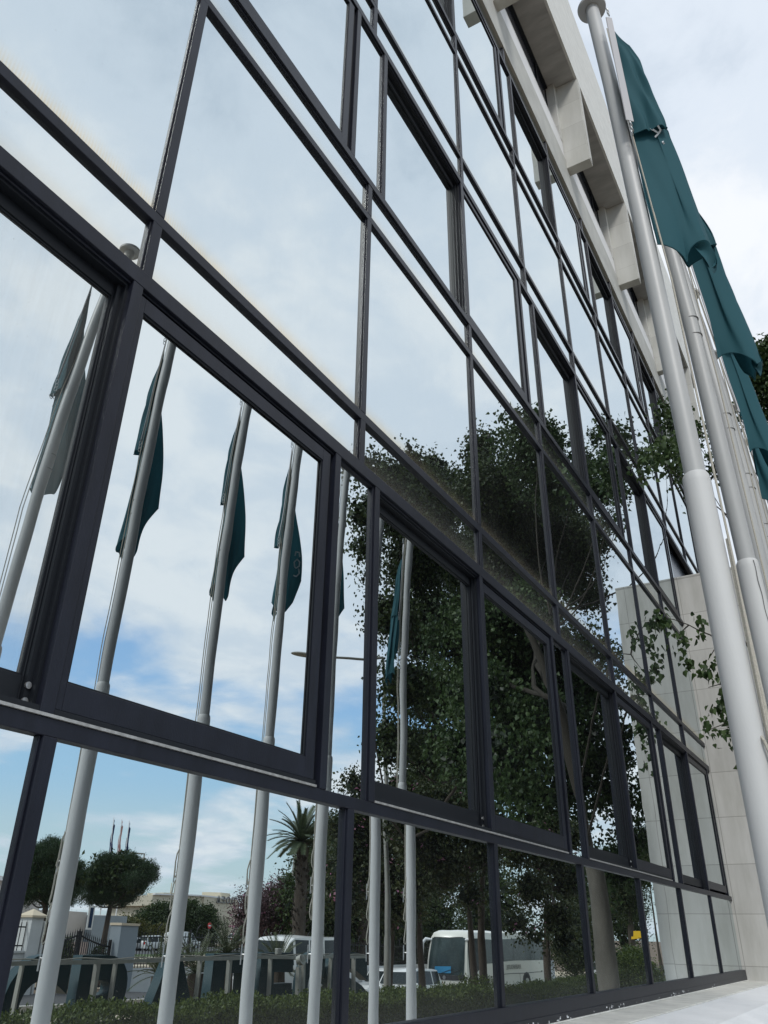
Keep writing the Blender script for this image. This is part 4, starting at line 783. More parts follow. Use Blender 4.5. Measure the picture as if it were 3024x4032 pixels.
x2, x3 = wx(259), wx(298); z2 = RP(280, 1985 - 2, VW).z; z2 = RP(280, 1996, VW).z
p2 = thing('gate_pillar', Vector((x2, YW, -1.85)), 'plain blue-grey gate pillar with a flat cream capping', 'pillar')
mb = MB(); mb.box((x2, YW - .5, -1.95), (x3, YW + .05, z2)); mb.build('shaft', M['greyw'], p2); mb = MB(); mb.box((x2 - .03, YW - .54, z2), (x3 + .03, YW + .09, z2 + .08)); mb.build('cap', M['cap'], p2)
gt = thing('iron_gate', Vector(((x1 + x2) / 2, YW - .3, -1.8)), 'black iron double gate of upright bars with swept top rails', 'gate')
mb = MB(); nb = 46
for leaf in range(2):
    xa = x1 + .05 + leaf * (x2 - x1 - .1) / 2; xb = xa + (x2 - x1 - .1) / 2 - .03; mb = MB()
    for j in range(17):
        s_ = j / 16; x = xa + (xb - xa) * s_; k_ = s_ if leaf == 0 else 1 - s_; zt_ = -.42 + .36 * k_ ** 1.5
        mb.box((x - .012, YW - .31, -1.7), (x + .012, YW - .286, zt_ + .16)); mb.add([(x - .012, YW - .3, zt_ + .16), (x + .012, YW - .3, zt_ + .16), (x, YW - .3, zt_ + .26)], [(0, 1, 2)])
    for z_ in (-1.68, -1.25, -.95): mb.box((xa, YW - .33, z_), (xb, YW - .28, z_ + .06 + (.06 if z_ > -1 else 0)))
    mb.tube([Vector((xa + (xb - xa) * j / 12, YW - .31, -.42 + .36 * ((j / 12) if leaf == 0 else (1 - j / 12)) ** 1.5)) for j in range(13)], .03, 6)
    mb.box((xa - .02, YW - .34, -1.72), (xa + .05, YW - .27, (-.35 if leaf == 0 else .05))); mb.box((xb - .05, YW - .34, -1.72), (xb + .02, YW - .27, (.05 if leaf == 0 else -.2)))
    mb.build('gate_leaf', M['iron'], gt)
def railing(label, xa, xb, zb0, zb1, zt0, zt1, y, step=.14, curved=False):
    t = thing('railing', Vector((xa, y, zb0)), label, 'railing', 'black iron railings along the street wall'); mb = MB(); n = int((xb - xa) / step)
    for j in range(n + 1):
        s_ = j / n; x = xa + (xb - xa) * s_; za = zb0 + (zb1 - zb0) * s_; zt_ = zt0 + (zt1 - zt0) * s_
        mb.box((x - .011, y - .011, za), (x + .011, y + .011, zt_)); mb.add([(x - .011, y, zt_), (x + .011, y, zt_), (x, y, zt_ + .09)], [(0, 1, 2)])
        if curved and j % 7 == 0: mb.tube([(x, y, zt_ + .02), (x + .03, y, zt_ + .14), (x + .13, y, zt_ + .26), (x + .2, y, zt_ + .3)], .02, 5)
    mb.build('bars', M['iron'], t); mb = MB()
    for o_ in (.12, None):
        za = (zb0 + .12, zb1 + .12) if o_ else (zt0 - .16, zt1 - .16)
        mb.add([(xa, y - .02, za[0]), (xb, y - .02, za[1]), (xb, y + .02, za[1]), (xa, y + .02, za[0]), (xa, y - .02, za[0] + .04), (xb, y - .02, za[1] + .04), (xb, y + .02, za[1] + .04), (xa, y + .02, za[0] + .04)],
               [(0, 1, 2, 3), (4, 7, 6, 5), (0, 4, 5, 1), (3, 2, 6, 7)])
    mb.build('rail', M['iron'], t); mb = MB()
    for j in range(0, int((xb - xa) / 3) + 1):
        x = xa + j * 3; s_ = (x - xa) / (xb - xa); mb.box((x - .04, y - .04, zb0 + (zb1 - zb0) * s_ - .05), (x + .04, y + .04, zt0 + (zt1 - zt0) * s_ + .12))
    mb.build('post', M['iron'], t); return t
railing('railing on the white wall left of the capped pillar', 8, x0 - .03, hz(2053) + .06, hz(2053) + .06, RP(80, 1990, VW).z, RP(80, 1990, VW).z, YW - .12, .2)
x4 = wx(330); zw = RP(320, 2054 + 10, VW).z
zw = -1.12
mb = MB(); mb.add([(x3, YW - .2, -2.2), (70, YW - .2, -3.4), (70, YW, -3.4), (x3, YW, -2.2), (x3, YW - .2, zw), (70, YW - .2, -1.55), (70, YW, -1.55), (x3, YW, zw)], [(0, 3, 2, 1), (4, 5, 6, 7), (0, 1, 5, 4), (2, 3, 7, 6), (1, 2, 6, 5), (3, 0, 4, 7)])
o = mb.build('boundary_wall', M['white'], loc=(x3, YW, -2.2)); tag(o, 'low white wall running right from the blue-grey pillar under the railings', 'wall')
railing('long railing right of the blue-grey pillar with curved spike tips', x3 + .05, 70, zw + .0, -1.55, .06, -.7, YW - .1, .16, True)
mb = MB(); 
for lab, u_, yv, w_ in (('brown planter wall behind the gate', 218, 27.5, 2.6),):
    p = RP(u_, 2060, yv); mb = MB(); mb.box((p.x - w_, M2 - yv - 1, -1.8), (p.x + w_, M2 - yv, -1.25)); mb.box((p.x - w_ - .05, M2 - yv - 1.05, -1.25), (p.x + w_ + .05, M2 - yv + .05, -1.17)); tag(mb.build('planter_wall', M['cap'], loc=p), lab, 'wall')

# ------------------------------------------------------------------ the white house with blue windows
VH = 36.0
hs = thing('house', Vector((wx(60, 2000, VH), M2 - VH, -1.8)), 'flat-roofed white house with dark blue windows behind the pines', 'house')
xa, xb = 6, RP(215, 2000, VH).x; zt_ = RP(200, 1880, VH).z
mb = MB(); mb.box((xa, M2 - VH - 8, -1.85), (RP(190, 2000, VH).x, M2 - VH, RP(120, 1965, VH).z)); mb.box((xa, M2 - VH - 8, RP(120, 1965, VH).z), (RP(160, 2000, VH).x, M2 - VH - 2.5, zt_ - .5)); mb.build('wall', M['house'], hs)
mb = MB(); mb.box((RP(190, 2000, VH).x - .0, M2 - VH - 7, -1.85), (RP(265, 2000, VH).x, M2 - VH + .5, RP(230, 1975, VH).z)); mb.build('grey_wing', M['greyw'], hs)
mb = MB(); mb.box((xa, M2 - VH - 8.2, zt_ - .5), (RP(168, 2000, VH).x + .3, M2 - VH - 2.2, zt_ - .3)); mb.build('roof', M['signw'], hs)
def win(u0, u1, v0, v1, par, yv=VH, d=.05, nm='window'):
    a, b = RP(u0, v1, yv), RP(u1, v0, yv); mb = MB(); mb.box((a.x - .08, M2 - yv, a.z - .08), (b.x + .08, M2 - yv + d, b.z + .08)); mb.build(nm + '_frame', M['white'], par)
    mb = MB(); mb.box((a.x, M2 - yv + d - .01, a.z), (b.x, M2 - yv + d + .012, b.z)); mb.build(nm, M['winb'], par)
for u0, u1 in ((27, 56), (58, 66), (100, 118), (121, 142), (10, 24)): win(u0, u1, 1990, 2020, hs)
win(194, 208, 1958, 2001, hs, VH - .55)
mb = MB(); mb.box((xa, M2 - VH + .35, -1.85), (RP(185, 2000, VH).x, M2 - VH + .55, RP(60, 2030, VH).z)); mb.build('veranda_wall', M['pinkw'], hs)
mb = MB(); p = RP(150, 1880, VH + 3); mb.tube([(p.x, p.y, 3.3), (p.x, p.y, 6.0)], .03, 5); mb.tube([(p.x - .5, p.y, 4.6), (p.x + .1, p.y, 4.7)], .02, 4); mb.tube([(p.x - .5, p.y, 4.4), (p.x - .5, p.y, 5.0)], .02, 4); mb.tube([(p.x - .2, p.y, 4.4), (p.x - .2, p.y, 4.9)], .02, 4); mb.build('aerial', M['galv'], hs)
# potted plants in the yard
for lab, u_, v_ in (('potted shrub behind the left gate leaf', 130, 2046), ('dark conifer in a pot near the blue windows', 148, 2022), ('pot plant behind the right gate leaf', 221, 2046)):
    p = RP(u_, v_, 27.5 if 'leaf' in lab else 33); b = Vector((p.x, p.y, -1.8)); t = thing('potted_plant', b, lab, 'plant', 'pot plants in the yard'); mb = MB(); mb.tube([b, b + Vector((0, 0, .45))], [.2, .28], 12); mb.build('pot', M['cap'] if 'shrub' in lab else M['soil'], t)
    hh = max(.3, p.z + 1.35); leafobj('foliage', *leafquads(clumps([(b + Vector((0, 0, .45 + hh * .5)), (.35, .35, hh * .55))], 60, 22, .1, rng, .3), .14, rng), M['leafd'], t)

# ------------------------------------------------------------------ street furniture
lp = thing('street_lamp', Vector((RP(862, 2115, 12.6).x, M2 - 12.6, -2.6)), 'tall galvanised street lamp with one arm reaching left across the sky', 'street lamp')
b = Vector((21.9, M2 - 12.6, -2.7)); tp = RP(822, 1450, 12.6); tp.x = 21.35; tp.z = 8.0
mb = MB(); mb.tube([b, b.lerp(tp, .25), b.lerp(tp, .26), tp], [.11, .10, .085, .055], 14); mb.build('pole', M['galv'], lp, smooth=True)
e0, e1 = RP(786, 1424, 13.0), RP(662, 1412, 14.3); mb = MB(); mb.tube([tp, e0, e0.lerp(e1, .8)], [.045, .04, .035], 8); mb.build('arm', M['galv'], lp, smooth=True)
mb = MB(); d = (e1 - e0).normalized(); c = e1; mb.ball((0, 0, 0), (.42, .15, .07), 16, 8); Mx = Matrix.Translation(c) @ Vector((1, 0, 0)).rotation_difference(d).to_matrix().to_4x4(); mb.v = [tuple(Mx @ Vector(v)) for v in mb.v]; mb.build('lamp_head', M['galv'], lp, smooth=True)
b = RP(620, 2030, 36); b.z = gh(b.x, 36); tp = RP(655, 1560, 36)
lp = thing('street_lamp', b, 'thin tapering lamp post rising past the palm fronds', 'street lamp'); mb = MB(); tp = RP(660, 1690, 36); mb.tube([b, tp], [.17, .05], 10); mb.build('pole', M['galv'], lp, smooth=True); mb = MB(); mb.tube([tp, tp + Vector((-1.2, 0, .25))], .04, 6); mb.ball(tp + Vector((-1.5, 0, .27)), (.4, .14, .06), 12, 6); mb.build('lamp_head', M['galv'], lp)
# three flags beyond the pines
for lab, u_, vt, vb, cm in (('distant flagpole with a furled navy flag, left of the three beyond the pines', 250, 1763, 1840, 'navy'), ('distant flagpole with a faded pink flag, between the two navy ones', 267, 1766, 1843, 'pinkc'), ('distant flagpole with a furled navy flag, beside a small camera arm', 283, 1770, 1845, 'navy')):
    tp = RP(u_ + 3, vt, 46); bs = RP(u_ - 5, vb, 46); d = bs - tp; b = Vector((bs.x - .1, bs.y, -1.8)); t = thing('distant_flagpole', b, lab, 'flagpole', 'three flagpoles beyond the pines')
    mb = MB(); mb.tube([b, bs, tp], [.05, .04, .02], 8); mb.build('shaft', M['signw'], t); mb = MB(); vs = []
    for j in range(9):
        for k_ in range(5): vs.append(tp + Vector((.05 + .085 * k_ * (.4 + j / 12), .05 * math.sin(k_ * 2 + j), -.1 - .26 * j - .10 * k_)))
    mb.add(vs, [(j * 5 + k_, j * 5 + k_ + 1, j * 5 + k_ + 6, j * 5 + k_ + 5) for j in range(8) for k_ in range(4)]); mb.build('flag_cloth', M[cm], t)
    if 'camera' in lab: mb = MB(); q_ = RP(288, 1838, 46); mb.tube([q_, q_ + Vector((1.3, 0, 0)), q_ + Vector((1.3, 0, -.3))], .05, 6); mb.ball(q_ + Vector((1.3, 0, -.35)), .14); mb.build('camera_arm', M['galv'], t)
# yellow sign
a, b = RP(1379, 2018, 14.4), RP(1412, 2018, 13.4)
c = Vector((54.6, (a.y + b.y) / 2, .2)); t = thing('yellow_sign', Vector((54.6, c.y, -2.9)), 'square yellow sign on a post above the dark round bush', 'sign')
mb = MB(); mb.box((54.6, a.y, .0), (54.64, b.y, .42)); mb.build('board', M['ysign'], t); mb = MB(); mb.tube([(54.65, c.y, -2.9), (54.65, c.y, .3)], .04, 8); mb.build('post', M['galv'], t)
textmesh('‿', .4, .0, M['trim'], parent=t, mtx=Matrix.Translation((-.012, 0, 3.12)) @ Matrix.Rotation(R(90), 4, 'Z') @ Matrix.Rotation(R(90), 4, 'X'))
# no-entry signs far away
for lab, u_, v_ in (('no-entry sign left of the cream office corner', 459, 2000), ('no-entry sign in front of the cream office wall', 530, 2000)):
    c = RP(u_ + 0, v_ - 1, 80) if 'left' in lab else RP(532, 1999, 80); t = thing('road_sign', Vector((c.x, c.y, -1.8)), lab, 'road sign', 'no-entry signs by the far car park')
    mb = MB(); mb.tube([c + Vector((0, -.02, 0)), c + Vector((0, .02, 0))], .36, 24); mb.build('disc', M['redsign'], t); mb = MB(); mb.box((c.x - .25, c.y + .021, c.z - .07), (c.x + .25, c.y + .03, c.z + .07)); mb.build('bar', M['signw'], t); mb = MB(); mb.tube([(c.x, c.y - .04, -1.8), c + Vector((0, -.04, 0))], .04, 6); mb.build('post', M['galv'], t)

# ------------------------------------------------------------------ far buildings and trees
VB = 118.0
def bp(u_, v_, yv=VB): return RP(u_, v_, yv)
ob = thing('office_block', Vector((bp(430, 2000).x, M2 - VB, -1.8)), 'long cream office block with a blue glass strip and grey Greek lettering', 'building')
xa, xc, xb, z1 = bp(334, 1943).x, bp(445, 1943).x, bp(520, 1943).x, bp(420, 1937).z
mb = MB(); mb.box((xa, M2 - VB - 12, bp(400, 1957).z), (xc, M2 - VB, z1)); mb.box((xa + 1, M2 - VB - 12, -2), (xc, M2 - VB - 1.2, bp(400, 1957).z)); mb.box((xc, M2 - VB - 12, -2), (xb, M2 - VB + .4, z1)); mb.build('wall', M['cream'], ob)
mb = MB(); mb.box((xa, M2 - VB, bp(400, 1957).z), (xc, M2 - VB + .3, bp(400, 1954).z)); mb.box((xa, M2 - VB - .1, z1), (xb + .3, M2 - VB + .5, z1 + .25)); mb.build('cornice', M['signw'], ob)
for u0, u1 in ((390, 412), (417, 428), (429, 441)):
    a, b = bp(u0, 1976), bp(u1, 1960); mb = MB(); mb.box((a.x, M2 - VB - 1.19, a.z), (b.x, M2 - VB - 1.1, b.z)); mb.build('window', M['winb'], ob)
mb = MB(); a = bp(382, 1932); b = bp(424, 1932); mb.box((a.x, M2 - VB - 7, z1), (b.x, M2 - VB - 3, bp(400, 1928).z)); mb.tube([(bp(405, 1930).x, M2 - VB - 4, z1), (bp(405, 1930).x, M2 - VB - 4, bp(405, 1905).z)], .1, 5); mb.box((bp(500, 1930).x, M2 - VB - 7, z1), (xb, M2 - VB - 2, bp(500, 1928).z)); mb.build('roof_room', M['cream'], ob)
p = bp(491, 1945.5); textmesh('Π.Ο.Ε.Δ', 1.75, .12, M['letter'], parent=ob, mtx=Matrix.Translation(Vector((p.x, M2 - VB + .55, p.z)) - WL[ob.name]) @ Matrix.Rotation(math.pi, 4, 'Z') @ Matrix.Rotation(R(90), 4, 'X'), offset=.02)
mb = MB(); a = bp(258, 1995, 150); b = bp(318, 1975, 150); mb.box((a.x, M2 - 158, -2), (b.x, M2 - 150, b.z)); mb.box((bp(304, 1970, 150).x, M2 - 156, b.z), (b.x, M2 - 151, bp(304, 1968, 150).z))
wv_ = MB(); hb = thing('far_house', Vector((a.x, M2 - 150, -2)), 'small pale building just right of the house wing, over the trees', 'building'); mb.build('wall', M['signw'], hb)
for j in range(7): x = a.x + (b.x - a.x) * (.08 + .13 * j); wv_ = MB(); wv_.box((x, M2 - 150, b.z - 2.6), (x + .9, M2 - 149.9, b.z - 1.2)); wv_.build('window', M['winb'], hb)
crownrow('roadside_tree', ['dark roadside tree in front of the left end of the office block', 'roadside tree beside it with the flat top', 'tall pointed roadside tree under the office cornice', 'broad dark tree under the blue office windows', 'right edge of the dark tree mass by the office corner', 'dark low tree behind the white van'],
         [(335, 1990, 2.5), (362, 1988, 2.5), (314, 1998, 1.8), (408, 1984, 2.5), (446, 1992, 2.3), (385, 1988, 2.4)], 97, M['leafd'], .42, 420, 'roadside trees before the office block', cr=.55)
crownrow('roadside_bush', ['olive green bush next to the house wing', 'bright olive bush left of the lamp stub', 'pale bush behind the curved fence spikes', 'low grey-green bush over the parked cars'], [(268, 2006, 1.5), (288, 2008, 1.5), (304, 2012, 1.4), (345, 2018, 1.4)], 92, M['gold'], .4, 180, 'bushes behind the car park')

# ------------------------------------------------------------------ vehicles
def car(name, label, x, yv, z, L_, W_, H_, kind, body, heading=1, cat='car', group='parked cars', bonnet=.24, boot=.14, mirror=True):
    """heading +1: front towards +X"""
    y0 = M2 - yv; t = thing(name, Vector((x, y0, z)), label, cat, group)
    def X(s_): return x + (L_ / 2 - s_ * L_) * heading          # s_=0 front, 1 rear
    belt = .56 * H_ if kind != 'van' else .52 * H_; sill = .16 * H_
    prof = {'sedan': [(0, .20), (.0, .42), (.03, .50), (bonnet, belt / H_ + .02), (bonnet + .14, .95), (.50, 1.0), (.70, .97), (.86, .62), (.98, .57), (1, .40), (1, .2)],
            'suv': [(0, .20), (.0, .45), (.03, .55), (bonnet, .60), (bonnet + .12, .94), (.45, 1.0), (.88, .97), (.97, .62), (1, .55), (1, .22)],
            'van': [(0, .15), (0, .32), (.02, .40), (.17, .52), (.30, .90), (.36, .97), (.5, 1.0), (.985, .985), (1, .9), (1, .15)]}[kind]
    # body: cross-sections along the length, narrowed above the belt line
    mb = MB(); stations = sorted(set([p[0] for p in prof] + [i / 24 for i in range(25)]))
    def top(s_):
        ps = prof[1:-1]; return float(np.interp(s_, [p[0] for p in ps], [p[1] for p in ps])) * H_
    rings = []
    for s_ in stations:
        tz = top(s_); en = 1 - .10 * (2 * abs(s_ - .5)) ** 5; w2 = W_ / 2 * en; pts = []
        bz = min(belt, tz - .02); ins = .17 * W_ / 1.8 * max(0, (tz - bz) / (H_ - belt + 1e-6)) * (.55 if kind == 'van' else 1)
        for yy, zz_ in ((-w2 * .94, sill), (-w2, sill + .12), (-w2, bz), (-(w2 - ins), tz - .05 * (tz > belt + .1)), (-(w2 - ins) * .6, tz), ((w2 - ins) * .6, tz), ((w2 - ins), tz - .05 * (tz > belt + .1)), (w2, bz), (w2, sill + .12), (w2 * .94, sill)): pts.append((X(s_), y0 - W_ / 2 + yy, z + zz_))
        rings.append(pts)
    vs = [p for r_ in rings for p in r_]; n = 10; fs = [(i * n + j, i * n + (j + 1) % n, (i + 1) * n + (j + 1) % n, (i + 1) * n + j) for i in range(len(rings) - 1) for j in range(n)]
    fs += [tuple(range(n)), tuple(reversed(range((len(rings) - 1) * n, len(rings) * n)))]
    mb.add(vs, fs); mb.build('body', body, t, smooth=True)
    # glazing, set just proud of the body sides
    def side(s_, zz_, sg_):
        tz = top(s_); bz = min(belt, tz - .02); ins = .17 * W_ / 1.8 * max(0, (tz - bz) / (H_ - belt + 1e-6)) * (.55 if kind == 'van' else 1); en = 1 - .10 * (2 * abs(s_ - .5)) ** 5; w2 = W_ / 2 * en
        k_ = min(1, max(0, (zz_ - bz) / max(.01, tz - .05 - bz))); return (X(s_), y0 - W_ / 2 + sg_ * (w2 - ins * k_ + .006), z + zz_)
    wins = {'sedan': [(bonnet + .07, bonnet + .29), (bonnet + .31, .74)], 'suv': [(bonnet + .06, bonnet + .28), (bonnet + .30, .72), (.74, .90)], 'van': [(.20, .345)] if cat == 'van' else [(.20, .34), (.37, .54), (.56, .73), (.75, .93)]}[kind]
    for s0, s1 in wins:
        for sg_ in (-1, 1):
            mb = MB(); vs = []
            k_ = 8
            for j in range(k_ + 1):
                s_ = s0 + (s1 - s0) * j / k_; tz = min(top(s_) - .10, H_ * .93); vs += [side(s_, belt + .03, sg_), side(s_, max(belt + .04, tz), sg_)]
            mb.add(vs, [(2 * j, 2 * j + 1, 2 * j + 3, 2 * j + 2) for j in range(k_)]); mb.build('side_window', M['carg'], t)
    for (sa, sb, nm) in ((({'sedan': bonnet + .01, 'suv': bonnet + .01, 'van': .18}[kind]), {'sedan': bonnet + .13, 'suv': bonnet + .11, 'van': .30}[kind], 'windscreen'), ({'sedan': .84, 'suv': .955, 'van': .9995}[kind], {'sedan': .72, 'suv': .895, 'van': .992}[kind], 'rear_window')):
        if kind == 'van' and nm == 'rear_window' and cat == 'van': continue
        mb = MB(); w2 = W_ * .40; w3 = W_ * .36; off = -.012 if nm == 'windscreen' else .012
        mb.add([(X(sa + off), y0 - W_ / 2 - w2, z + top(sa) + .01), (X(sa + off), y0 - W_ / 2 + w2, z + top(sa) + .01), (X(sb + off), y0 - W_ / 2 + w3, z + top(sb) + .004), (X(sb + off), y0 - W_ / 2 - w3, z + top(sb) + .004)], [(0, 1, 2, 3)]); mb.build(nm, M['carg'], t)
    rw = .33 if kind != 'van' else .34
    for s_ in (.17, .81):
        for sg_ in (-1, 1):
            yc = y0 - W_ / 2 + sg_ * (W_ / 2 - .09); o_ = sg_ * .11; mb = MB(); mb.tube([(X(s_), yc - .1, z + rw), (X(s_), yc + .1, z + rw)], rw, 24); wl = mb.build('wheel', M['tyre'], t)
            mb = MB(); mb.tube([(X(s_), yc + o_ - sg_ * .02, z + rw), (X(s_), yc + o_, z + rw)], rw * .62, 16); mb.build('rim', M['rim'], wl)
    for sg_ in (-1, 1):
        yc = y0 - W_ / 2 + sg_ * W_ * .38; mb = MB(); mb.box((X(-.003), yc - .13, z + .40 * H_), (X(.03), yc + .13, z + .47 * H_)); mb.build('headlight', M['signw'], t)
        mb = MB(); mb.box((X(1.003), yc - .10, z + .42 * H_), (X(.965), yc + .12, z + (.60 if kind != 'van' else .5) * H_)); mb.build('tail_light', M['lampr'], t)
        if mirror: mb = MB(); p = side(wins[0][0] + .02, belt + .07, sg_); mb.ball((p[0], p[1] + sg_ * .10, p[2]), (.09, .11, .08), 10, 6); mb.build('wing_mirror', body, t)
    return t
car('parked_car', 'white estate car with its wing mirror showing, half hidden by hedge, nearest the bus', 38.0, 20.1, gh(38, 20.3) - .02, 4.6, 1.8, 1.60, 'suv', M['carw'], -1)
car('parked_car', 'white hatchback behind the tilted lamp post, left of the estate car', 41.2, 23.0, gh(41, 24), 4.4, 1.8, 1.62, 'suv', M['carw'], -1)
car('minibus', 'white high-roofed minibus with green window film behind the letters', 31.9, 22.4, gh(31, 23) - .02, 5.6, 2.0, 2.32, 'van', M['carw'], -1, 'minibus', 'large vehicles in the street')
car('parked_car', 'silver-white saloon seen through the railings beside the grey pillar', wx(306, 2050, 82), 82, -1.8, 4.5, 1.8, 1.45, 'sedan', M['cars'])
car('parked_car', 'white car with red tail lamps between the saloon and the van', wx(350, 2050, 81), 81, -1.8, 4.5, 1.85, 1.68, 'suv', M['carw'])
car('white_van', 'white panel van seen through the railings right of the second flagpole', wx(411, 2050, 80), 80, -1.8, 5.0, 1.95, 2.0, 'van', M['carw'], 1, 'van')
car('parked_car', 'white saloon mostly hidden behind the blue-grey pillar', wx(290, 2050, 88), 88, -1.8, 4.5, 1.8, 1.5, 'sedan', M['carw'])
car('parked_car', 'small dark-roofed car left of the blue-grey pillar', wx(249, 2050, 86), 86, -1.8, 4.5, 1.8, 1.5, 'sedan', M['cars'])
car('parked_car', 'white car far away under the trees left of the no-entry signs', wx(463, 2030, 100), 100, -1.4, 4.5, 1.8, 1.8, 'suv', M['carw'])
car('parked_car', 'white car far away beside the purple trees', wx(527, 2030, 96), 96, -1.5, 4.6, 1.8, 1.6, 'sedan', M['carw'])
car('parked_car', 'white car at the far right, low beside the big mirrored tree trunk', 67.3, 19.2, -3.0, 4.4, 1.8, 1.5, 'suv', M['carw'], -1)
# the coach
XB0, XB1, VB0, VB1, ZB = 44.6, 56.6, 21.0, 23.5, -2.95; HB = 3.36
cb = thing('coach', Vector((50.5, M2 - VB0, ZB)), 'cream touring coach with curved white mirrors and a blue shade in its windscreen', 'coach', 'large vehicles in the street')
ya, yb_ = M2 - VB0, M2 - VB1
def fx(z):                                   # front profile: x of the nose at height z above ground
    return XB0 + float(np.interp(z, [.3, 1.0, 1.6, 2.4, 3.0, 3.25, 3.36], [.05, .0, .06, .20, .38, .55, .85]))
mb = MB(); zs = [.32, .7, 1.0, 1.3, 1.6, 2.0, 2.4, 2.8, 3.0, 3.15, 3.25, 3.32, 3.36]; nl = 9; grid = []
for z in zs:
    row = []; ins = float(np.interp(z, [0, 1.6, 3.0, 3.25, 3.36], [0, .02, .07, .16, .38]))
    for j in range(nl):                      # rounded nose in plan
        s_ = -1 + 2 * j / (nl - 1); y = (ya + yb_) / 2 + s_ * ((ya - yb_) / 2 - ins); x = fx(z) + .30 * abs(s_) ** 3; row.append((x, y, ZB + z))
    row += [(XB1 - .05, row[-1][1], ZB + z), (XB1, (ya + yb_) / 2, ZB + z), (XB1 - .05, row[0][1], ZB + z)]; grid.append(row)
n = len(grid[0]); vs = [p for r_ in grid for p in r_]; fs = [(i * n + j, i * n + (j + 1) % n, (i + 1) * n + (j + 1) % n, (i + 1) * n + j) for i in range(len(zs) - 1) for j in range(n)] + [tuple(range((len(zs) - 1) * n, len(zs) * n)), tuple(reversed(range(n)))]
mb.add(vs, fs); mb.build('body', M['bus'], cb, smooth=True)
def nose(s_, z, o_=.02):
    ins = float(np.interp(z, [0, 1.6, 3.0, 3.25, 3.36], [0, .02, .07, .16, .38])); return (fx(z) + .30 * abs(s_) ** 3 - o_, (ya + yb_) / 2 + s_ * ((ya - yb_) / 2 - ins), ZB + z)
def nsheet(s0, s1, z0, z1, m, name, o_=.02, nz=8, ns=12):
    mb = MB(); vs = [nose(s0 + (s1 - s0) * j / ns, z0 + (z1 - z0) * i / nz, o_) for i in range(nz + 1) for j in range(ns + 1)]; mb.add(vs, [(i * (ns + 1) + j, i * (ns + 1) + j + 1, (i + 1) * (ns + 1) + j + 1, (i + 1) * (ns + 1) + j) for i in range(nz) for j in range(ns)]); return mb.build(name, m, cb, smooth=True)
nsheet(-.9, .9, 1.22, 2.98, M['wshield'], 'windscreen'); nsheet(-.93, .93, .98, 1.21, M['trim'], 'windscreen_base', .022)
nsheet(-.55, .35, 1.30, 1.62, M['visor'], 'sunshade', .03); nsheet(-.8, .8, 2.98, 3.02, M['trim'], 'screen_top', .021)
for s0, s1, z0, z1 in ((-.3, .45, 1.25, 1.50), (.2, .75, 1.24, 1.46)):
    mb = MB(); mb.tube([nose(s0 + (s1 - s0) * j / 5, z0 + (z1 - z0) * j / 5, .045) for j in range(6)], .012, 5); mb.build('wiper', M['trim'], cb)
for s_ in (-.75, .75): mb = MB(); c = nose(s_, .75, .02); mb.box((c[0] - .03, c[1] - .2, c[2] - .1), (c[0] + .1, c[1] + .2, c[2] + .1)); mb.build('headlight', M['signw'], cb)
mb = MB(); mb.tube([nose(0, 1.09, .03), nose(0, 1.09, .06)], .10, 20); mb.build('badge', M['rim'], cb)
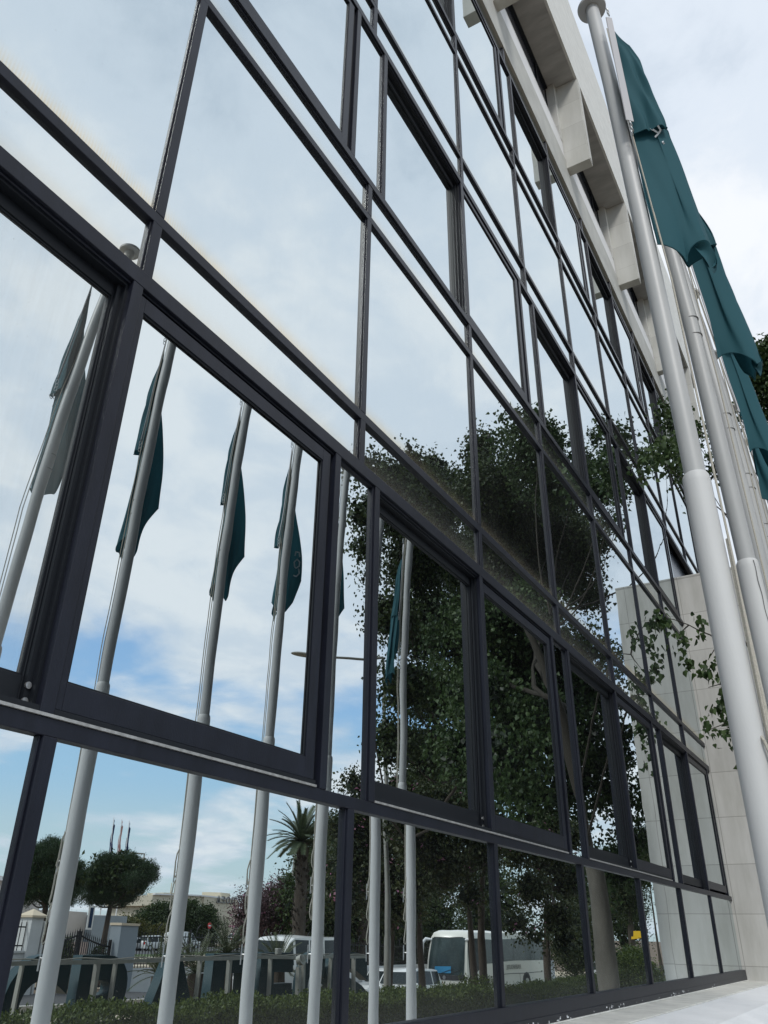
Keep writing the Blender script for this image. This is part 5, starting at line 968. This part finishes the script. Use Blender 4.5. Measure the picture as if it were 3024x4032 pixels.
# near side: dark glazing band, door glass, luggage line, wheels, writing
def bs(x, z, o_=.012): ins = float(np.interp(z, [0, 1.6, 3.0, 3.25], [0, .02, .07, .16])); return (x, ya - ins + o_, ZB + z)
def bside(x0, x1, z0, z1, m, name, o_=.012, z0b=None):
    mb = MB(); vs = []
    for i in range(9):
        x = x0 + (x1 - x0) * i / 8; za = z0 if z0b is None else z0 + (z0b - z0) * i / 8; vs += [bs(x, za, o_), bs(x, z1, o_)]
    mb.add(vs, [(2 * j, 2 * j + 1, 2 * j + 3, 2 * j + 2) for j in range(8)]); return mb.build(name, m, cb)
bside(XB0 + .62, XB0 + 1.9, .85, 2.95, M['carg'], 'door_window', .014, 1.45); bside(XB0 + 1.9, XB0 + 2.3, 1.5, 2.95, M['trim'], 'pillar')
x = XB0 + 2.3
while x < XB1 - .8: bside(x, x + 1.55, 1.72, 2.92, M['wshield'], 'side_window'); bside(x + 1.55, x + 1.62, 1.72, 2.92, M['trim'], 'pillar'); x += 1.62
bside(XB0 + .9, XB1 - .4, 1.04, 1.07, M['trim'], 'waist_line', .013); bside(XB0 + 1.0, XB1 - .3, .30, .36, M['trim'], 'skirt', .016)
for xx in (3.2, 5.4, 7.7): bside(XB0 + xx, XB0 + xx + .025, .36, 1.04, M['trim'], 'hatch_gap', .013)
for xw_ in (XB0 + 2.6, XB0 + 8.6):
    for yy in (ya - .16, yb_ + .16):
        mb = MB(); mb.tube([(xw_, yy - .15, ZB + .5), (xw_, yy + .18, ZB + .5)], .5, 26); wl = mb.build('wheel', M['tyre'], cb); mb = MB(); mb.tube([(xw_, yy - .18, ZB + .5), (xw_, yy + .2, ZB + .5)], .3, 18); mb.build('rim', M['rim'], wl)
    mb = MB(); mb.tube([(xw_, ya - .1, ZB + .52), (xw_, ya + .012, ZB + .52)], .58, 30); mb.build('wheel_arch', M['trim'], cb)
textmesh('PAPAPOUTEL', .34, .004, M['galv'], parent=cb, mtx=Matrix.Translation(Vector(bs(XB0 + 6.9, 1.38, .02)) - WL[cb.name]) @ Matrix.Rotation(math.pi, 4, 'Z') @ Matrix.Rotation(R(90), 4, 'X'))
for s_ in (-1, 1):                            # the drooping mirrors
    b0 = Vector(nose(.9 * s_, 2.88, .0)); o1 = Vector((-.10, .30 * s_, .04)); mb = MB()
    mb.tube([b0, b0 + o1, b0 + o1 * 1.5 + Vector((-.05, 0, -.22)), b0 + o1 * 1.6 + Vector((-.06, 0, -.85)), b0 + o1 * 1.6 + Vector((-.06, 0, -.98))], [.05, .085, .10, .11, .05], 12); mb.build('mirror', M['signw'], cb, smooth=True)
# minibus extras
mn = [o for o in bpy.data.objects if o.name == 'minibus'][0]
